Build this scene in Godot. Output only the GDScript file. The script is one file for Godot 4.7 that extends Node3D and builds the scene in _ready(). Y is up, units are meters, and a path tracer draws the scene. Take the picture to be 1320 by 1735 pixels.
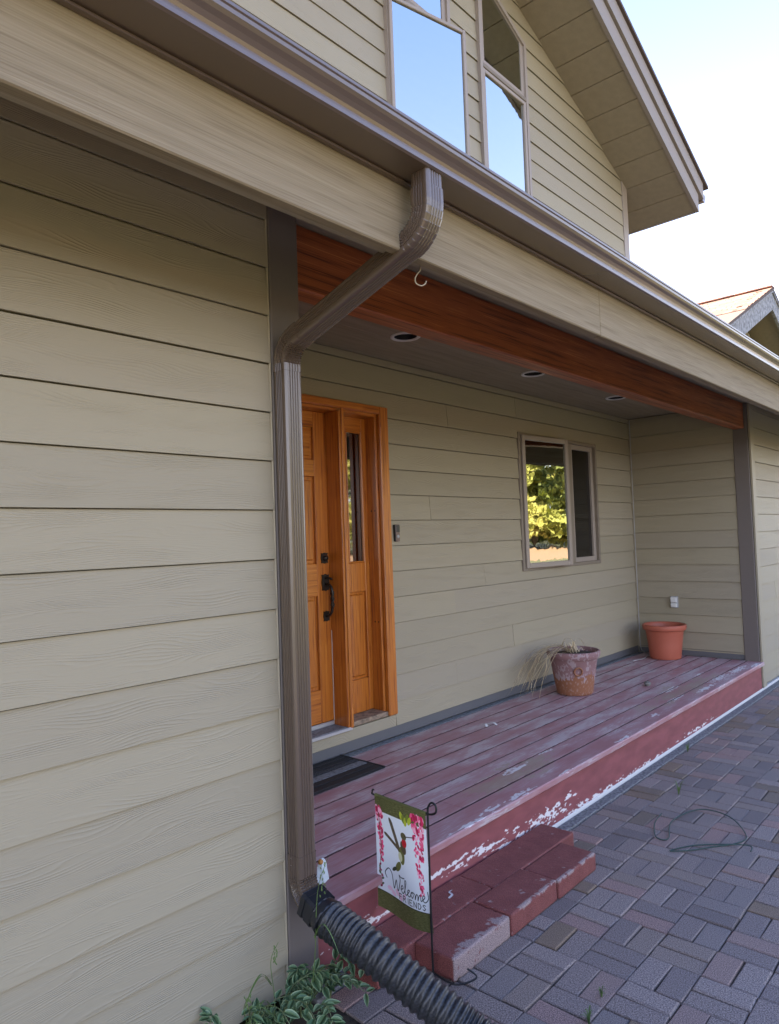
extends Node3D
# A timber house front: siding walls, a downspout with a drain hose, a worn porch deck, brick paving.
# x runs along the house, y up, +z away from the house towards the yard. Units are metres.

const ZB := -1.296          # face of the porch back wall and of the upper gable wall
const XL := 1.808           # left side of the porch opening
const XR := 7.962           # right side wall of the porch
const DECK := 0.295         # top of the porch deck
const REVEAL := 0.185       # exposed height of one siding board

var rng := RandomNumberGenerator.new()
var counts := {}
var mats := {}

# ---------------------------------------------------------------- node helpers
func numbered(parent: Node, called: String) -> String:
	var k := str(parent.get_instance_id()) + called
	var n: int = counts.get(k, 0)
	counts[k] = n + 1
	return called if n == 0 else "%s_%03d" % [called, n]

func put(parent: Node, called: String, mesh: Mesh, m: Material, at := Transform3D.IDENTITY) -> MeshInstance3D:
	var o := MeshInstance3D.new()
	o.name = numbered(parent, called)
	o.mesh = mesh
	o.material_override = m
	o.transform = at
	parent.add_child(o, true)
	return o

func holder(parent: Node, called: String, at := Vector3.ZERO, turn := 0.0) -> Node3D:
	var o := Node3D.new()
	o.name = numbered(parent, called)
	parent.add_child(o, true)
	o.position = at
	o.rotation.y = turn
	return o

func tag(o: Node, label: String, category: String, group := "") -> void:
	o.set_meta("label", label)
	o.set_meta("category", category)
	if group != "":
		o.set_meta("group", group)

func struct(o: Node, label: String, category: String) -> void:
	o.set_meta("kind", "structure")
	o.set_meta("label", label)
	o.set_meta("category", category)

# ---------------------------------------------------------------- mesh helpers
func mb(flat := true) -> SurfaceTool:
	var st := SurfaceTool.new()
	st.begin(Mesh.PRIMITIVE_TRIANGLES)
	st.set_smooth_group(-1 if flat else 0)
	return st

func done(st: SurfaceTool) -> ArrayMesh:
	st.generate_normals()
	return st.commit()

func tri(st: SurfaceTool, a: Vector3, b: Vector3, c: Vector3, ua := Vector2.ZERO, ub := Vector2.ZERO, uc := Vector2.ZERO) -> void:
	st.set_uv(ua); st.add_vertex(a)
	st.set_uv(ub); st.add_vertex(b)
	st.set_uv(uc); st.add_vertex(c)

func quad(st: SurfaceTool, a: Vector3, b: Vector3, c: Vector3, d: Vector3, ua := Vector2.ZERO, ub := Vector2.ZERO, uc := Vector2.ZERO, ud := Vector2.ZERO) -> void:
	tri(st, a, b, c, ua, ub, uc)
	tri(st, a, c, d, ua, uc, ud)

# box with chamfered edges; uv in metres, u along the longest side (or mapped by uvf)
func cbox(st: SurfaceTool, a: Vector3, b: Vector3, ch := 0.003, off := Vector2.ZERO, uvf = null) -> void:
	var c := (a + b) * 0.5
	var h := (b - a).abs() * 0.5
	ch = min(ch, min(h.x, min(h.y, h.z)) * 0.9)
	var long := 0
	if h.y > h[long]: long = 1
	if h.z > h[long]: long = 2
	var P := func(sx: int, sy: int, sz: int, ax: int) -> Vector3:
		var p := Vector3(sx * (h.x - ch), sy * (h.y - ch), sz * (h.z - ch))
		p[ax] += ch * [sx, sy, sz][ax]
		return c + p
	var faces: Array = []
	for ax in 3:
		var u := (ax + 1) % 3
		var v := (ax + 2) % 3
		for s in [-1, 1]:
			var pts: Array = []
			for k in [[-1, -1], [1, -1], [1, 1], [-1, 1]]:
				var sg := [0, 0, 0]
				sg[ax] = s; sg[u] = k[0]; sg[v] = k[1]
				pts.append(P.call(sg[0], sg[1], sg[2], ax))
			if s > 0: pts.reverse()
			faces.append([pts, ax])
		# edges parallel to ax
		for su in [-1, 1]:
			for sv in [-1, 1]:
				var e: Array = []
				for k in [[-1, u], [1, u], [1, v], [-1, v]]:
					var sg := [0, 0, 0]
					sg[ax] = k[0]; sg[u] = su; sg[v] = sv
					e.append(P.call(sg[0], sg[1], sg[2], k[1]))
				if su * sv < 0: e.reverse()
				faces.append([e, u])
	for f in faces:
		var p: Array = f[0]
		var ax: int = f[1]
		var uv: Array = []
		for q in p:
			if uvf != null:
				uv.append(uvf.call(q))
			else:
				var d: Vector3 = q - a
				var o1 := long if long != ax else (ax + 1) % 3
				var o2 := 3 - o1 - ax
				uv.append(Vector2(d[o1], d[o2] + 0.13 * ax) + off)
		quad(st, p[0], p[1], p[2], p[3], uv[0], uv[1], uv[2], uv[3])
	for sx in [-1, 1]:
		for sy in [-1, 1]:
			for sz in [-1, 1]:
				var t := [P.call(sx, sy, sz, 0), P.call(sx, sy, sz, 1), P.call(sx, sy, sz, 2)]
				var w: Array = []
				for q in t:
					w.append(uvf.call(q) if uvf != null else off)
				if sx * sy * sz > 0:
					tri(st, t[0], t[2], t[1], w[0], w[2], w[1])
				else:
					tri(st, t[0], t[1], t[2], w[0], w[1], w[2])

func box_mesh(a: Vector3, b: Vector3, ch := 0.003, off := Vector2.ZERO, uvf = null) -> ArrayMesh:
	var st := mb()
	cbox(st, a, b, ch, off, uvf)
	return done(st)

# a closed profile (points) swept along frames (Transform3D: x and y axes span the section)
func sweep(st: SurfaceTool, prof: PackedVector2Array, frames: Array, closed := true, caps := true, vlen := 1.0) -> void:
	var n := prof.size()
	var along := 0.0
	for i in frames.size() - 1:
		var f0: Transform3D = frames[i]
		var f1: Transform3D = frames[i + 1]
		var step := f0.origin.distance_to(f1.origin)
		var m := n if closed else n - 1
		for k in m:
			var p := prof[k]
			var q := prof[(k + 1) % n]
			var ua := Vector2(float(k) / n, along) * Vector2(1, vlen)
			var ub := Vector2(float(k + 1) / n, along) * Vector2(1, vlen)
			var uc := Vector2(float(k + 1) / n, along + step) * Vector2(1, vlen)
			var ud := Vector2(float(k) / n, along + step) * Vector2(1, vlen)
			quad(st, f0 * Vector3(p.x, p.y, 0), f0 * Vector3(q.x, q.y, 0), f1 * Vector3(q.x, q.y, 0), f1 * Vector3(p.x, p.y, 0), ua, ub, uc, ud)
		along += step
	if caps and closed:
		var idx := Geometry2D.triangulate_polygon(prof)
		for e in [0, frames.size() - 1]:
			for k in range(0, idx.size(), 3):
				var f: Transform3D = frames[e]
				var v: Array = []
				for j in 3:
					var p := prof[idx[k + j]]
					v.append(f * Vector3(p.x, p.y, 0))
				tri(st, v[0], v[1], v[2])

func frames_along(pts: Array, side := Vector3.ZERO) -> Array:
	var out: Array = []
	var up := side
	for i in pts.size():
		var t: Vector3 = (pts[min(i + 1, pts.size() - 1)] - pts[max(i - 1, 0)]).normalized()
		if up == Vector3.ZERO:
			up = Vector3.UP if abs(t.y) < 0.9 else Vector3.RIGHT
		var x := up.cross(t).normalized() if side == Vector3.ZERO else (side - t * side.dot(t)).normalized()
		var y := t.cross(x).normalized()
		if side == Vector3.ZERO:
			up = y
		out.append(Transform3D(Basis(x, y, t), pts[i]))
	return out

func ring(r: float, n := 8) -> PackedVector2Array:
	var p := PackedVector2Array()
	for k in n:
		p.append(Vector2(cos(TAU * k / n), sin(TAU * k / n)) * r)
	return p

func smooth_path(pts: Array, per := 5) -> Array:
	var out: Array = []
	for i in pts.size() - 1:
		var a: Vector3 = pts[max(i - 1, 0)]
		var b: Vector3 = pts[i]
		var c: Vector3 = pts[i + 1]
		var d: Vector3 = pts[min(i + 2, pts.size() - 1)]
		for k in per:
			out.append(b.cubic_interpolate(c, a, d, float(k) / per))
	out.append(pts[-1])
	return out

func tube_mesh(pts: Array, r: float, n := 8, per := 5) -> ArrayMesh:
	var st := mb(false)
	sweep(st, ring(r, n), frames_along(smooth_path(pts, per)), true, true)
	return done(st)

# tapered tube (grass stems, limbs)
func taper(st: SurfaceTool, pts: Array, r0: float, r1: float, n := 6) -> void:
	var f := frames_along(pts)
	for i in f.size():
		var t := float(i) / (f.size() - 1)
		var k: float = lerp(r0, r1, t)
		f[i] = f[i] * Transform3D(Basis.from_scale(Vector3(k, k, 1)), Vector3.ZERO)
	sweep(st, ring(1.0, n), f, true, true)

func lathe(prof: Array, segs := 40, at := Vector3.ZERO, wob := 0.0) -> ArrayMesh:
	var st := mb(false)
	var len := 0.0
	for i in prof.size() - 1:
		var a: Vector2 = prof[i]
		var b: Vector2 = prof[i + 1]
		var l2 := len + a.distance_to(b)
		if i % 1 == 0 and prof.size() > 2:
			pass
		for k in segs:
			var t0 := TAU * k / segs
			var t1 := TAU * (k + 1) / segs
			var w0 := 1.0 + wob * sin(t0 * 2 + 1.0)
			var w1 := 1.0 + wob * sin(t1 * 2 + 1.0)
			quad(st, at + Vector3(cos(t0) * a.x * w0, a.y, sin(t0) * a.x * w0), at + Vector3(cos(t1) * a.x * w1, a.y, sin(t1) * a.x * w1),
				at + Vector3(cos(t1) * b.x * w1, b.y, sin(t1) * b.x * w1), at + Vector3(cos(t0) * b.x * w0, b.y, sin(t0) * b.x * w0),
				Vector2(float(k) / segs, len), Vector2(float(k + 1) / segs, len), Vector2(float(k + 1) / segs, l2), Vector2(float(k) / segs, l2))
		len = l2
	return done(st)

# prism: a polygon in a plane (P maps x, y, depth to space), front at df(y), back at 0
func slab(poly: PackedVector2Array, P: Callable, d0: float, d1: float, off := Vector2.ZERO, swap := false) -> ArrayMesh:
	var st := mb()
	var idx := Geometry2D.triangulate_polygon(poly)
	var uv := func(p: Vector2) -> Vector2: return (Vector2(p.y, p.x) if swap else p) + off
	for k in range(0, idx.size(), 3):
		for d in [d0, d1]:
			var a := poly[idx[k]]
			var b := poly[idx[k + 1]]
			var c := poly[idx[k + 2]]
			tri(st, P.call(a.x, a.y, d), P.call(b.x, b.y, d), P.call(c.x, c.y, d), uv.call(a), uv.call(b), uv.call(c))
	for k in poly.size():
		var a := poly[k]
		var b := poly[(k + 1) % poly.size()]
		quad(st, P.call(a.x, a.y, d0), P.call(b.x, b.y, d0), P.call(b.x, b.y, d1), P.call(a.x, a.y, d1), uv.call(a), uv.call(b), uv.call(b), uv.call(a))
	return done(st)

func rect(x0: float, y0: float, x1: float, y1: float) -> PackedVector2Array:
	return PackedVector2Array([Vector2(x0, y0), Vector2(x1, y0), Vector2(x1, y1), Vector2(x0, y1)])

# lapped siding: every board a mesh of its own. P(x, y, out) gives the point in space.
func siding(parent: Node3D, P: Callable, region: PackedVector2Array, phase: float, holes: Array, joints: Dictionary, m: Material, seed_: int, called := "siding_board") -> void:
	rng.seed = seed_
	var lo := Vector2(1e9, 1e9)
	var hi := Vector2(-1e9, -1e9)
	for p in region:
		lo = lo.min(p); hi = hi.max(p)
	var k0 := int(floor((lo.y - phase) / REVEAL))
	var k1 := int(ceil((hi.y - phase) / REVEAL))
	for k in range(k0, k1):
		var yk := phase + k * REVEAL + rng.randf_range(-0.0006, 0.0006)
		var cuts: Array = [lo.x - 0.001]
		for j in joints.get(k, []):
			cuts.append(j)
		cuts.append(hi.x + 0.001)
		for c in cuts.size() - 1:
			var polys: Array = [rect(cuts[c] + (0.0012 if c > 0 else 0.0), yk, cuts[c + 1] - (0.0012 if c < cuts.size() - 2 else 0.0), yk + REVEAL - 0.0040)]
			var kept: Array = []
			for q in polys:
				kept.append_array(Geometry2D.intersect_polygons(q, region))
			for h in holes:
				var next: Array = []
				for q in kept:
					next.append_array(Geometry2D.clip_polygons(q, h))
				kept = next
			for q in kept:
				if q.size() < 3:
					continue
				var off := Vector2(rng.randf() * 2.4, rng.randf() * 0.2)
				var lift := rng.randf_range(-0.0008, 0.0012)
				var D := func(y: float) -> float: return 0.0165 + lift - (y - yk) / 0.197 * 0.0130
				var st := mb()
				var uv := func(p: Vector2) -> Vector2: return Vector2((p.x + off.x) / 2.4, (p.y - yk + off.y) / 0.45)
				var idx := Geometry2D.triangulate_polygon(q)
				for t in range(0, idx.size(), 3):
					var v: Array = []
					for j in 3: v.append(q[idx[t + j]])
					tri(st, P.call(v[0].x, v[0].y, D.call(v[0].y)), P.call(v[1].x, v[1].y, D.call(v[1].y)), P.call(v[2].x, v[2].y, D.call(v[2].y)), uv.call(v[0]), uv.call(v[1]), uv.call(v[2]))
				for j in q.size():
					var a: Vector2 = q[j]
					var b: Vector2 = q[(j + 1) % q.size()]
					quad(st, P.call(a.x, a.y, D.call(a.y)), P.call(b.x, b.y, D.call(b.y)), P.call(b.x, b.y, D.call(b.y) - 0.0095), P.call(a.x, a.y, D.call(a.y) - 0.0095), uv.call(a), uv.call(b), uv.call(b), uv.call(a))
				put(parent, called, done(st), mats["siding_paint_%d" % (rng.randi() % 3)])

# ---------------------------------------------------------------- textures and materials
func lin(r: float, g: float, b: float) -> Color:
	return Color(r, g, b).linear_to_srgb()

func mat(called: String, c: Color, rough: float, metal := 0.0, spec := 0.5) -> StandardMaterial3D:
	var m := StandardMaterial3D.new()
	m.resource_name = called
	m.albedo_color = c
	m.roughness = rough
	m.metallic = metal
	m.metallic_specular = spec
	mats[called] = m
	return m

func noise(seed_: int, freq: float, oct := 4) -> FastNoiseLite:
	var n := FastNoiseLite.new()
	n.seed = seed_
	n.noise_type = FastNoiseLite.TYPE_SIMPLEX_SMOOTH
	n.frequency = freq
	n.fractal_type = FastNoiseLite.FRACTAL_FBM
	n.fractal_octaves = oct
	return n

func tex(img: Image) -> ImageTexture:
	img.generate_mipmaps()
	return ImageTexture.create_from_image(img)

# noise image stretched sideways, as values 0..1
func streaks(seed_: int, w: int, h: int, stretch: int, freq: float, oct := 4) -> Image:
	var im := noise(seed_, freq, oct).get_seamless_image(w / stretch, h)
	im.resize(w, h, Image.INTERPOLATE_CUBIC)
	return im

func ramp(im: Image, cols: Array) -> Image:
	var w := im.get_width()
	var h := im.get_height()
	var out := Image.create(w, h, false, Image.FORMAT_RGB8)
	var n := cols.size() - 1
	for y in h:
		for x in w:
			var t: float = clamp(im.get_pixel(x, y).r, 0.0, 0.9999) * n
			var i := int(t)
			var a: Color = cols[i]
			out.set_pixel(x, y, a.lerp(cols[i + 1], t - i))
	return out

func wood_tex(seed_: int, w: int, h: int, stretch: int, cols: Array, fine := 0.35) -> Image:
	var a := streaks(seed_, w, h, stretch, 0.02, 4)
	var b := streaks(seed_ + 7, w, h, stretch * 2, 0.14, 2)
	for y in h:
		for x in w:
			var v := clampf(0.5 + 1.9 * (a.get_pixel(x, y).r * (1.0 - fine) + b.get_pixel(x, y).r * fine - 0.5), 0.0, 1.0)
			a.set_pixel(x, y, Color(v, v, v))
	return ramp(a, cols)

func grain_height() -> ImageTexture:
	var w := 1536
	var h := 384
	var im := Image.create(w, h, false, Image.FORMAT_L8)
	var n1 := noise(11, 1.0, 2)
	var n2 := noise(12, 1.0, 2)
	var r := 2.4 / TAU
	for i in w:
		var t := TAU * i / w
		var cx := cos(t) * r
		var cy := sin(t) * r
		for j in h:
			var y := j * 0.45 / h
			var big := n1.get_noise_3d(cx * 1.3, cy * 1.3, y * 9.0)
			var field := y / 0.0085 + 5.0 * big
			var mask: float = clamp(0.5 + 1.3 * n2.get_noise_3d(cx * 2.2 + 9.0, cy * 2.2, y * 16.0), 0.0, 1.0)
			var s := 0.5 + 0.5 * sin(TAU * field)
			var fine := 0.5 + 0.5 * n2.get_noise_3d(cx * 14.0, cy * 14.0, y * 420.0)
			var v := 0.55 - 0.42 * mask * s * s * s + 0.16 * (fine - 0.5)
			im.set_pixel(i, j, Color(v, v, v))
	return tex(im)

func speckle(seed_: int, size: int, base: float, amount: float, freq: float) -> ImageTexture:
	var im := noise(seed_, freq, 3).get_seamless_image(size, size)
	var nz := noise(seed_ + 3, 0.45, 1).get_seamless_image(size, size)
	for y in size:
		for x in size:
			var v := base + amount * (im.get_pixel(x, y).r - 0.5) + amount * 0.8 * (nz.get_pixel(x, y).r - 0.5)
			im.set_pixel(x, y, Color(v, v, v))
	return tex(im)

func relief(m: StandardMaterial3D, t: Texture2D, cm: float) -> void:
	m.heightmap_enabled = true
	m.heightmap_texture = t
	m.heightmap_scale = cm

func disc(im: Image, x: float, y: float, r: float, c: Color, squash := 1.0, turn := 0.0) -> void:
	var R: float = r * max(1.0, squash)
	for j in range(max(0, int(y - R)), min(im.get_height(), int(y + R) + 2)):
		for i in range(max(0, int(x - R)), min(im.get_width(), int(x + R) + 2)):
			var d := Vector2(i + 0.5 - x, j + 0.5 - y).rotated(-turn)
			d.x /= squash
			var a: float = clamp(r - d.length() + 0.5, 0.0, 1.0)
			if a > 0.0:
				im.set_pixel(i, j, im.get_pixel(i, j).lerp(c, a * c.a))

func stroke(im: Image, pts: Array, r: float, c: Color) -> void:
	for k in pts.size() - 1:
		var a: Vector2 = pts[k]
		var b: Vector2 = pts[k + 1]
		var n := int(a.distance_to(b) / 0.7) + 1
		for i in n + 1:
			var p := a.lerp(b, float(i) / n)
			disc(im, p.x, p.y, r, c)

func curve2(pts: Array, per := 8) -> Array:
	var out: Array = []
	for i in pts.size() - 1:
		for k in per:
			out.append(pts[i].cubic_interpolate(pts[i + 1], pts[max(i - 1, 0)], pts[min(i + 2, pts.size() - 1)], float(k) / per))
	out.append(pts[-1])
	return out

func deck_uv(q: Vector3) -> Vector2:
	return Vector2((q.x - 1.8) / 6.2, (q.z + (DECK - q.y) + 1.32) / 1.40)

const DECK_Z := [-1.228, -1.073, -0.909, -0.746, -0.590, -0.430, -0.283, -0.131, 0.032]

func deck_tex() -> ImageTexture:
	var w := 1860
	var h := 840
	var im := Image.create(w, h, false, Image.FORMAT_RGB8)
	var n1 := noise(21, 1.0, 3)
	var n2 := noise(22, 1.0, 3)
	var red := lin(0.345, 0.160, 0.165)
	var worn := lin(0.440, 0.330, 0.335)
	var grey := lin(0.490, 0.415, 0.410)
	var bare := lin(0.300, 0.215, 0.150)
	var chip := lin(0.740, 0.710, 0.690)
	var grime := lin(0.070, 0.030, 0.028)
	# places where the paint has come off: x, z, half length, half width
	var spots := [[3.62, -0.24, 0.17, 0.035], [4.02, -0.27, 0.10, 0.02], [3.02, -0.01, 0.10, 0.025], [3.28, 0.0, 0.16, 0.03], [2.82, 0.015, 0.2, 0.02],
		[3.75, 0.02, 0.08, 0.02], [5.3, -0.06, 0.1, 0.03], [5.9, -0.12, 0.2, 0.03], [6.4, -0.05, 0.3, 0.035], [6.9, -0.09, 0.3, 0.05], [7.4, -0.07, 0.35, 0.05], [6.2, -0.28, 0.2, 0.03], [7.0, -0.3, 0.15, 0.02], [4.6, 0.01, 0.15, 0.02], [7.75, 0.0, 0.2, 0.03]]
	for j in h:
		var z := -1.32 + 1.40 * j / h
		var board := 0
		while board < 7 and z > DECK_Z[board + 1]:
			board += 1
		var near := 1.0
		for q in DECK_Z:
			near = minf(near, absf(z - q))
		var tone := 0.16 * sin(board * 2.7 + 0.6) - (0.32 if board == 7 else 0.0)
		for i in w:
			var x := 1.8 + 6.2 * i / w
			var xb := x + board * 3.7
			var a: float = n1.get_noise_2d(xb * 1.8, z * 6.0)
			var b: float = n2.get_noise_2d(xb * 9.0, z * 75.0)
			var f: float = clampf(0.55 + tone + 0.7 * a + 0.30 * b, 0.0, 1.0)
			var col := red.lerp(worn, f)
			if a + 0.8 * b + tone > 0.22:
				col = col.lerp(grey, clampf((a + 0.8 * b + tone - 0.22) * 3.5, 0.0, 0.8))
			if z > -0.45:
				var bz: float = maxf(1.0 - Vector2((x - 3.45) / 0.75, (z + 0.22) / 0.16).length(), 1.0 - Vector2((x - 6.2) / 1.0, (z + 0.2) / 0.18).length())
				if bz > 0.0 and bz * 0.8 + 0.7 * a + 0.6 * b > 0.42:
					col = col.lerp(bare, 0.65)
				var p := -1.0
				for s in spots:
					p = maxf(p, 1.0 - Vector2((x - s[0]) / s[2], (z - s[1]) / s[3]).length())
				if p > -0.12 and p + 0.9 * n2.get_noise_2d(x * 14.0 + 5.0, z * 38.0) + 0.4 * b > 0.42:
					col = chip.lerp(grey, 0.2 + 0.6 * absf(b))
			if near < 0.0062 + 0.003 * b and z < 0.0:
				col = grime
			im.set_pixel(i, j, col)
	return tex(im)

func skirt_tex() -> ImageTexture:
	var w := 2000
	var h := 90
	var im := Image.create(w, h, false, Image.FORMAT_RGB8)
	var n1 := noise(31, 1.0, 4)
	var n2 := noise(32, 1.0, 3)
	var red := lin(0.262, 0.076, 0.080)
	var dark := lin(0.200, 0.057, 0.060)
	var chip := lin(0.700, 0.660, 0.640)
	for j in h:
		var y := 0.27 * (1.0 - float(j) / h)
		for i in w:
			var x := 1.8 + 6.2 * i / w
			var a: float = n1.get_noise_2d(x * 4.0, y * 12.0)
			var b: float = n2.get_noise_2d(x * 18.0, y * 60.0)
			var col := red.lerp(dark, clamp(0.5 + a, 0.0, 1.0))
			var p := -1.0
			for s in [[3.55, 0.10, 0.32, 0.06], [3.35, 0.07, 0.5, 0.05], [4.1, 0.035, 0.5, 0.03], [4.9, 0.03, 0.5, 0.02], [2.55, 0.15, 0.5, 0.02], [2.9, 0.13, 0.4, 0.03], [2.1, 0.12, 0.3, 0.03], [6.0, 0.05, 0.5, 0.02], [3.8, 0.13, 0.12, 0.03]]:
				p = max(p, 1.0 - Vector2((x - s[0]) / s[2], (y - s[1]) / s[3]).length())
			if p + 1.1 * n1.get_noise_2d(x * 11.0 + 7.0, y * 30.0) + 0.60 * b > 0.62:
				col = chip
			im.set_pixel(i, j, col)
	return tex(im)

func flag_tex() -> ImageTexture:
	var w := 360
	var h := 560
	var im := Image.create(w, h, false, Image.FORMAT_RGB8)
	im.fill(Color(0.90, 0.92, 0.93))
	var wn := noise(41, 0.02, 3)
	var olive := Color(0.36, 0.36, 0.19)
	for j in h:
		for i in w:
			if j < 78 or j > 470:
				var v := 0.12 * wn.get_noise_2d(i * 2.0, j * 12.0)
				im.set_pixel(i, j, Color(olive.r + v, olive.g + v, olive.b + v))
	stroke(im, [Vector2(0, 472), Vector2(w, 472)], 1.6, Color(0.14, 0.14, 0.1))
	var r := RandomNumberGenerator.new()
	r.seed = 5
	# hanging flower clusters
	for side in [[26.0, 60.0, 330.0, 24.0], [300.0, 40.0, 400.0, 40.0]]:
		for k in 130:
			var t := pow(r.randf(), 1.3)
			var y: float = side[1] + t * (side[2] - side[1])
			var sp: float = side[3] * (1.0 - 0.75 * t)
			var x: float = side[0] + r.randf_range(-sp, sp) + (10.0 * t if side[0] < 100.0 else 12.0 * t)
			var c := [Color(0.84, 0.15, 0.36), Color(0.93, 0.36, 0.52), Color(0.70, 0.08, 0.27), Color(0.97, 0.70, 0.78)][r.randi() % 4] as Color
			disc(im, x, y, r.randf_range(5.0, 10.0) * (1.0 - 0.5 * t), c, 1.8, r.randf_range(0.8, 2.3))
	stroke(im, curve2([Vector2(24, 90), Vector2(32, 250), Vector2(22, 350), Vector2(30, 452)]), 1.5, Color(0.30, 0.42, 0.24))
	for k in 9:
		disc(im, 24 + r.randf_range(-14, 16), 345 + k * 13, 5.0, Color(0.55, 0.12, 0.26) if k % 2 == 0 else Color(0.30, 0.36, 0.22), 1.9, r.randf_range(0.4, 2.6))
	for k in 5:
		disc(im, 190 + k * 14, 60 + 10 * (k % 3), 11.0, Color(0.70, 0.74, 0.20) if k % 2 == 0 else Color(0.45, 0.50, 0.16), 1.9, 1.2 + 0.2 * k)
	for k in 5:
		disc(im, 80 + k * 26, 440 + (k % 2) * 14, 11.0, Color(0.93, 0.78, 0.84), 1.5, 0.5 * k)
	# the hovering bird
	var green := Color(0.40, 0.40, 0.18)
	var brown := Color(0.33, 0.28, 0.19)
	var bird := func(x: float, y: float, r0: float, c: Color, sq := 1.0, tn := 0.0) -> void:
		disc(im, 170 + (x - 160) * 1.38, 232 + (y - 250) * 1.38, r0 * 1.38, c, sq, tn)
	for k in 8:
		bird.call(118 + k * 5, 165 + k * 11, 7.5, brown.lightened(0.04 * (k % 3)), 2.6, 1.05)
		bird.call(92 + k * 10, 214 + k * 5, 6.0, brown.lightened(0.05 * (k % 2)), 2.4, 0.45)
	bird.call(168, 262, 15.0, green, 2.0, 1.5)
	bird.call(160, 268, 10.0, Color(0.78, 0.78, 0.62), 1.6, 1.4)
	bird.call(146, 306, 11.0, green, 2.0, 2.2)
	bird.call(124, 322, 6.0, Color(0.22, 0.24, 0.16), 2.4, 2.5)
	bird.call(178, 232, 13.0, brown, 1.7, 1.2)
	bird.call(184, 214, 12.0, Color(0.72, 0.07, 0.12), 1.3, 1.4)
	bird.call(182, 192, 12.0, Color(0.36, 0.34, 0.20), 1.2, 0.2)
	bird.call(188, 190, 1.8, Color(0.05, 0.05, 0.05))
	stroke(im, [Vector2(216, 150), Vector2(276, 138)], 1.8, Color(0.16, 0.15, 0.12))
	# lettering
	var ink := Color(0.17, 0.19, 0.18)
	stroke(im, curve2([Vector2(62, 395), Vector2(52, 372), Vector2(76, 345), Vector2(98, 362), Vector2(106, 412), Vector2(112, 426), Vector2(128, 382), Vector2(134, 422), Vector2(142, 424), Vector2(158, 372), Vector2(152, 350), Vector2(166, 356), Vector2(190, 352)]), 2.2, ink)
	stroke(im, curve2([Vector2(160, 412), Vector2(178, 402), Vector2(172, 390), Vector2(162, 408), Vector2(174, 426), Vector2(190, 408), Vector2(202, 366), Vector2(194, 362), Vector2(192, 412), Vector2(202, 424), Vector2(226, 396), Vector2(214, 398), Vector2(212, 420), Vector2(228, 422), Vector2(240, 398), Vector2(252, 408), Vector2(244, 424), Vector2(236, 408), Vector2(248, 396), Vector2(264, 404), Vector2(264, 424), Vector2(274, 398), Vector2(282, 404), Vector2(282, 424), Vector2(292, 398), Vector2(300, 404), Vector2(302, 422), Vector2(318, 410), Vector2(326, 398), Vector2(316, 394), Vector2(312, 412), Vector2(326, 424), Vector2(346, 404), Vector2(344, 372)]), 2.0, ink)
	var gl := {"F": [[0, 0, 0, 1], [0, 0, 0.8, 0], [0, 0.48, 0.6, 0.48]], "R": [[0, 0, 0, 1], [0, 0, 0.6, 0], [0.6, 0, 0.75, 0.22], [0.75, 0.22, 0.6, 0.48], [0, 0.48, 0.6, 0.48], [0.4, 0.48, 0.85, 1]],
		"I": [[0.35, 0, 0.35, 1]], "E": [[0, 0, 0, 1], [0, 0, 0.8, 0], [0, 0.48, 0.6, 0.48], [0, 1, 0.8, 1]], "N": [[0, 0, 0, 1], [0, 0, 0.8, 1], [0.8, 0, 0.8, 1]],
		"D": [[0, 0, 0, 1], [0, 0, 0.5, 0.05], [0.5, 0.05, 0.82, 0.5], [0.82, 0.5, 0.5, 0.95], [0.5, 0.95, 0, 1]], "S": [[0.75, 0.12, 0.35, 0], [0.35, 0, 0.05, 0.22], [0.05, 0.22, 0.7, 0.68], [0.7, 0.68, 0.4, 1], [0.4, 1, 0, 0.86]]}
	var x0 := 146.0
	for ch in "FRIENDS":
		for s in gl[ch]:
			stroke(im, [Vector2(x0 + s[0] * 22, 436 + s[1] * 26), Vector2(x0 + s[2] * 22, 436 + s[3] * 26)], 1.7, ink)
		x0 += 19.0 if ch == "I" else 29.0
	return tex(im)

func pot_tex() -> ImageTexture:
	var w := 512
	var h := 256
	var im := Image.create(w, h, false, Image.FORMAT_RGB8)
	var n1 := noise(51, 1.0, 4)
	var n2 := noise(52, 1.0, 3)
	var clay := lin(0.260, 0.105, 0.052)
	var bloom := lin(0.250, 0.150, 0.165)
	var salt := lin(0.430, 0.380, 0.400)
	for j in h:
		for i in w:
			var t := TAU * i / w
			var p := Vector3(cos(t), sin(t), 0.0)
			var a: float = n1.get_noise_3d(p.x * 1.5, p.y * 1.5, j * 0.012)
			var b: float = n2.get_noise_3d(p.x * 7.0, p.y * 7.0, j * 0.06)
			var up := (float(j) / h - 0.25) / 0.67     # mineral bloom stops at a ragged tide line about a third of the way up
			var col := clay
			if up + 0.22 * a + 0.10 * b > 0.40:
				col = clay.lerp(bloom, 0.80)
				if b + a > 0.18: col = col.lerp(salt, 0.55)
			elif b > 0.28:
				col = col.lerp(salt, 0.35)
			im.set_pixel(i, j, col)
	return tex(im)

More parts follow.
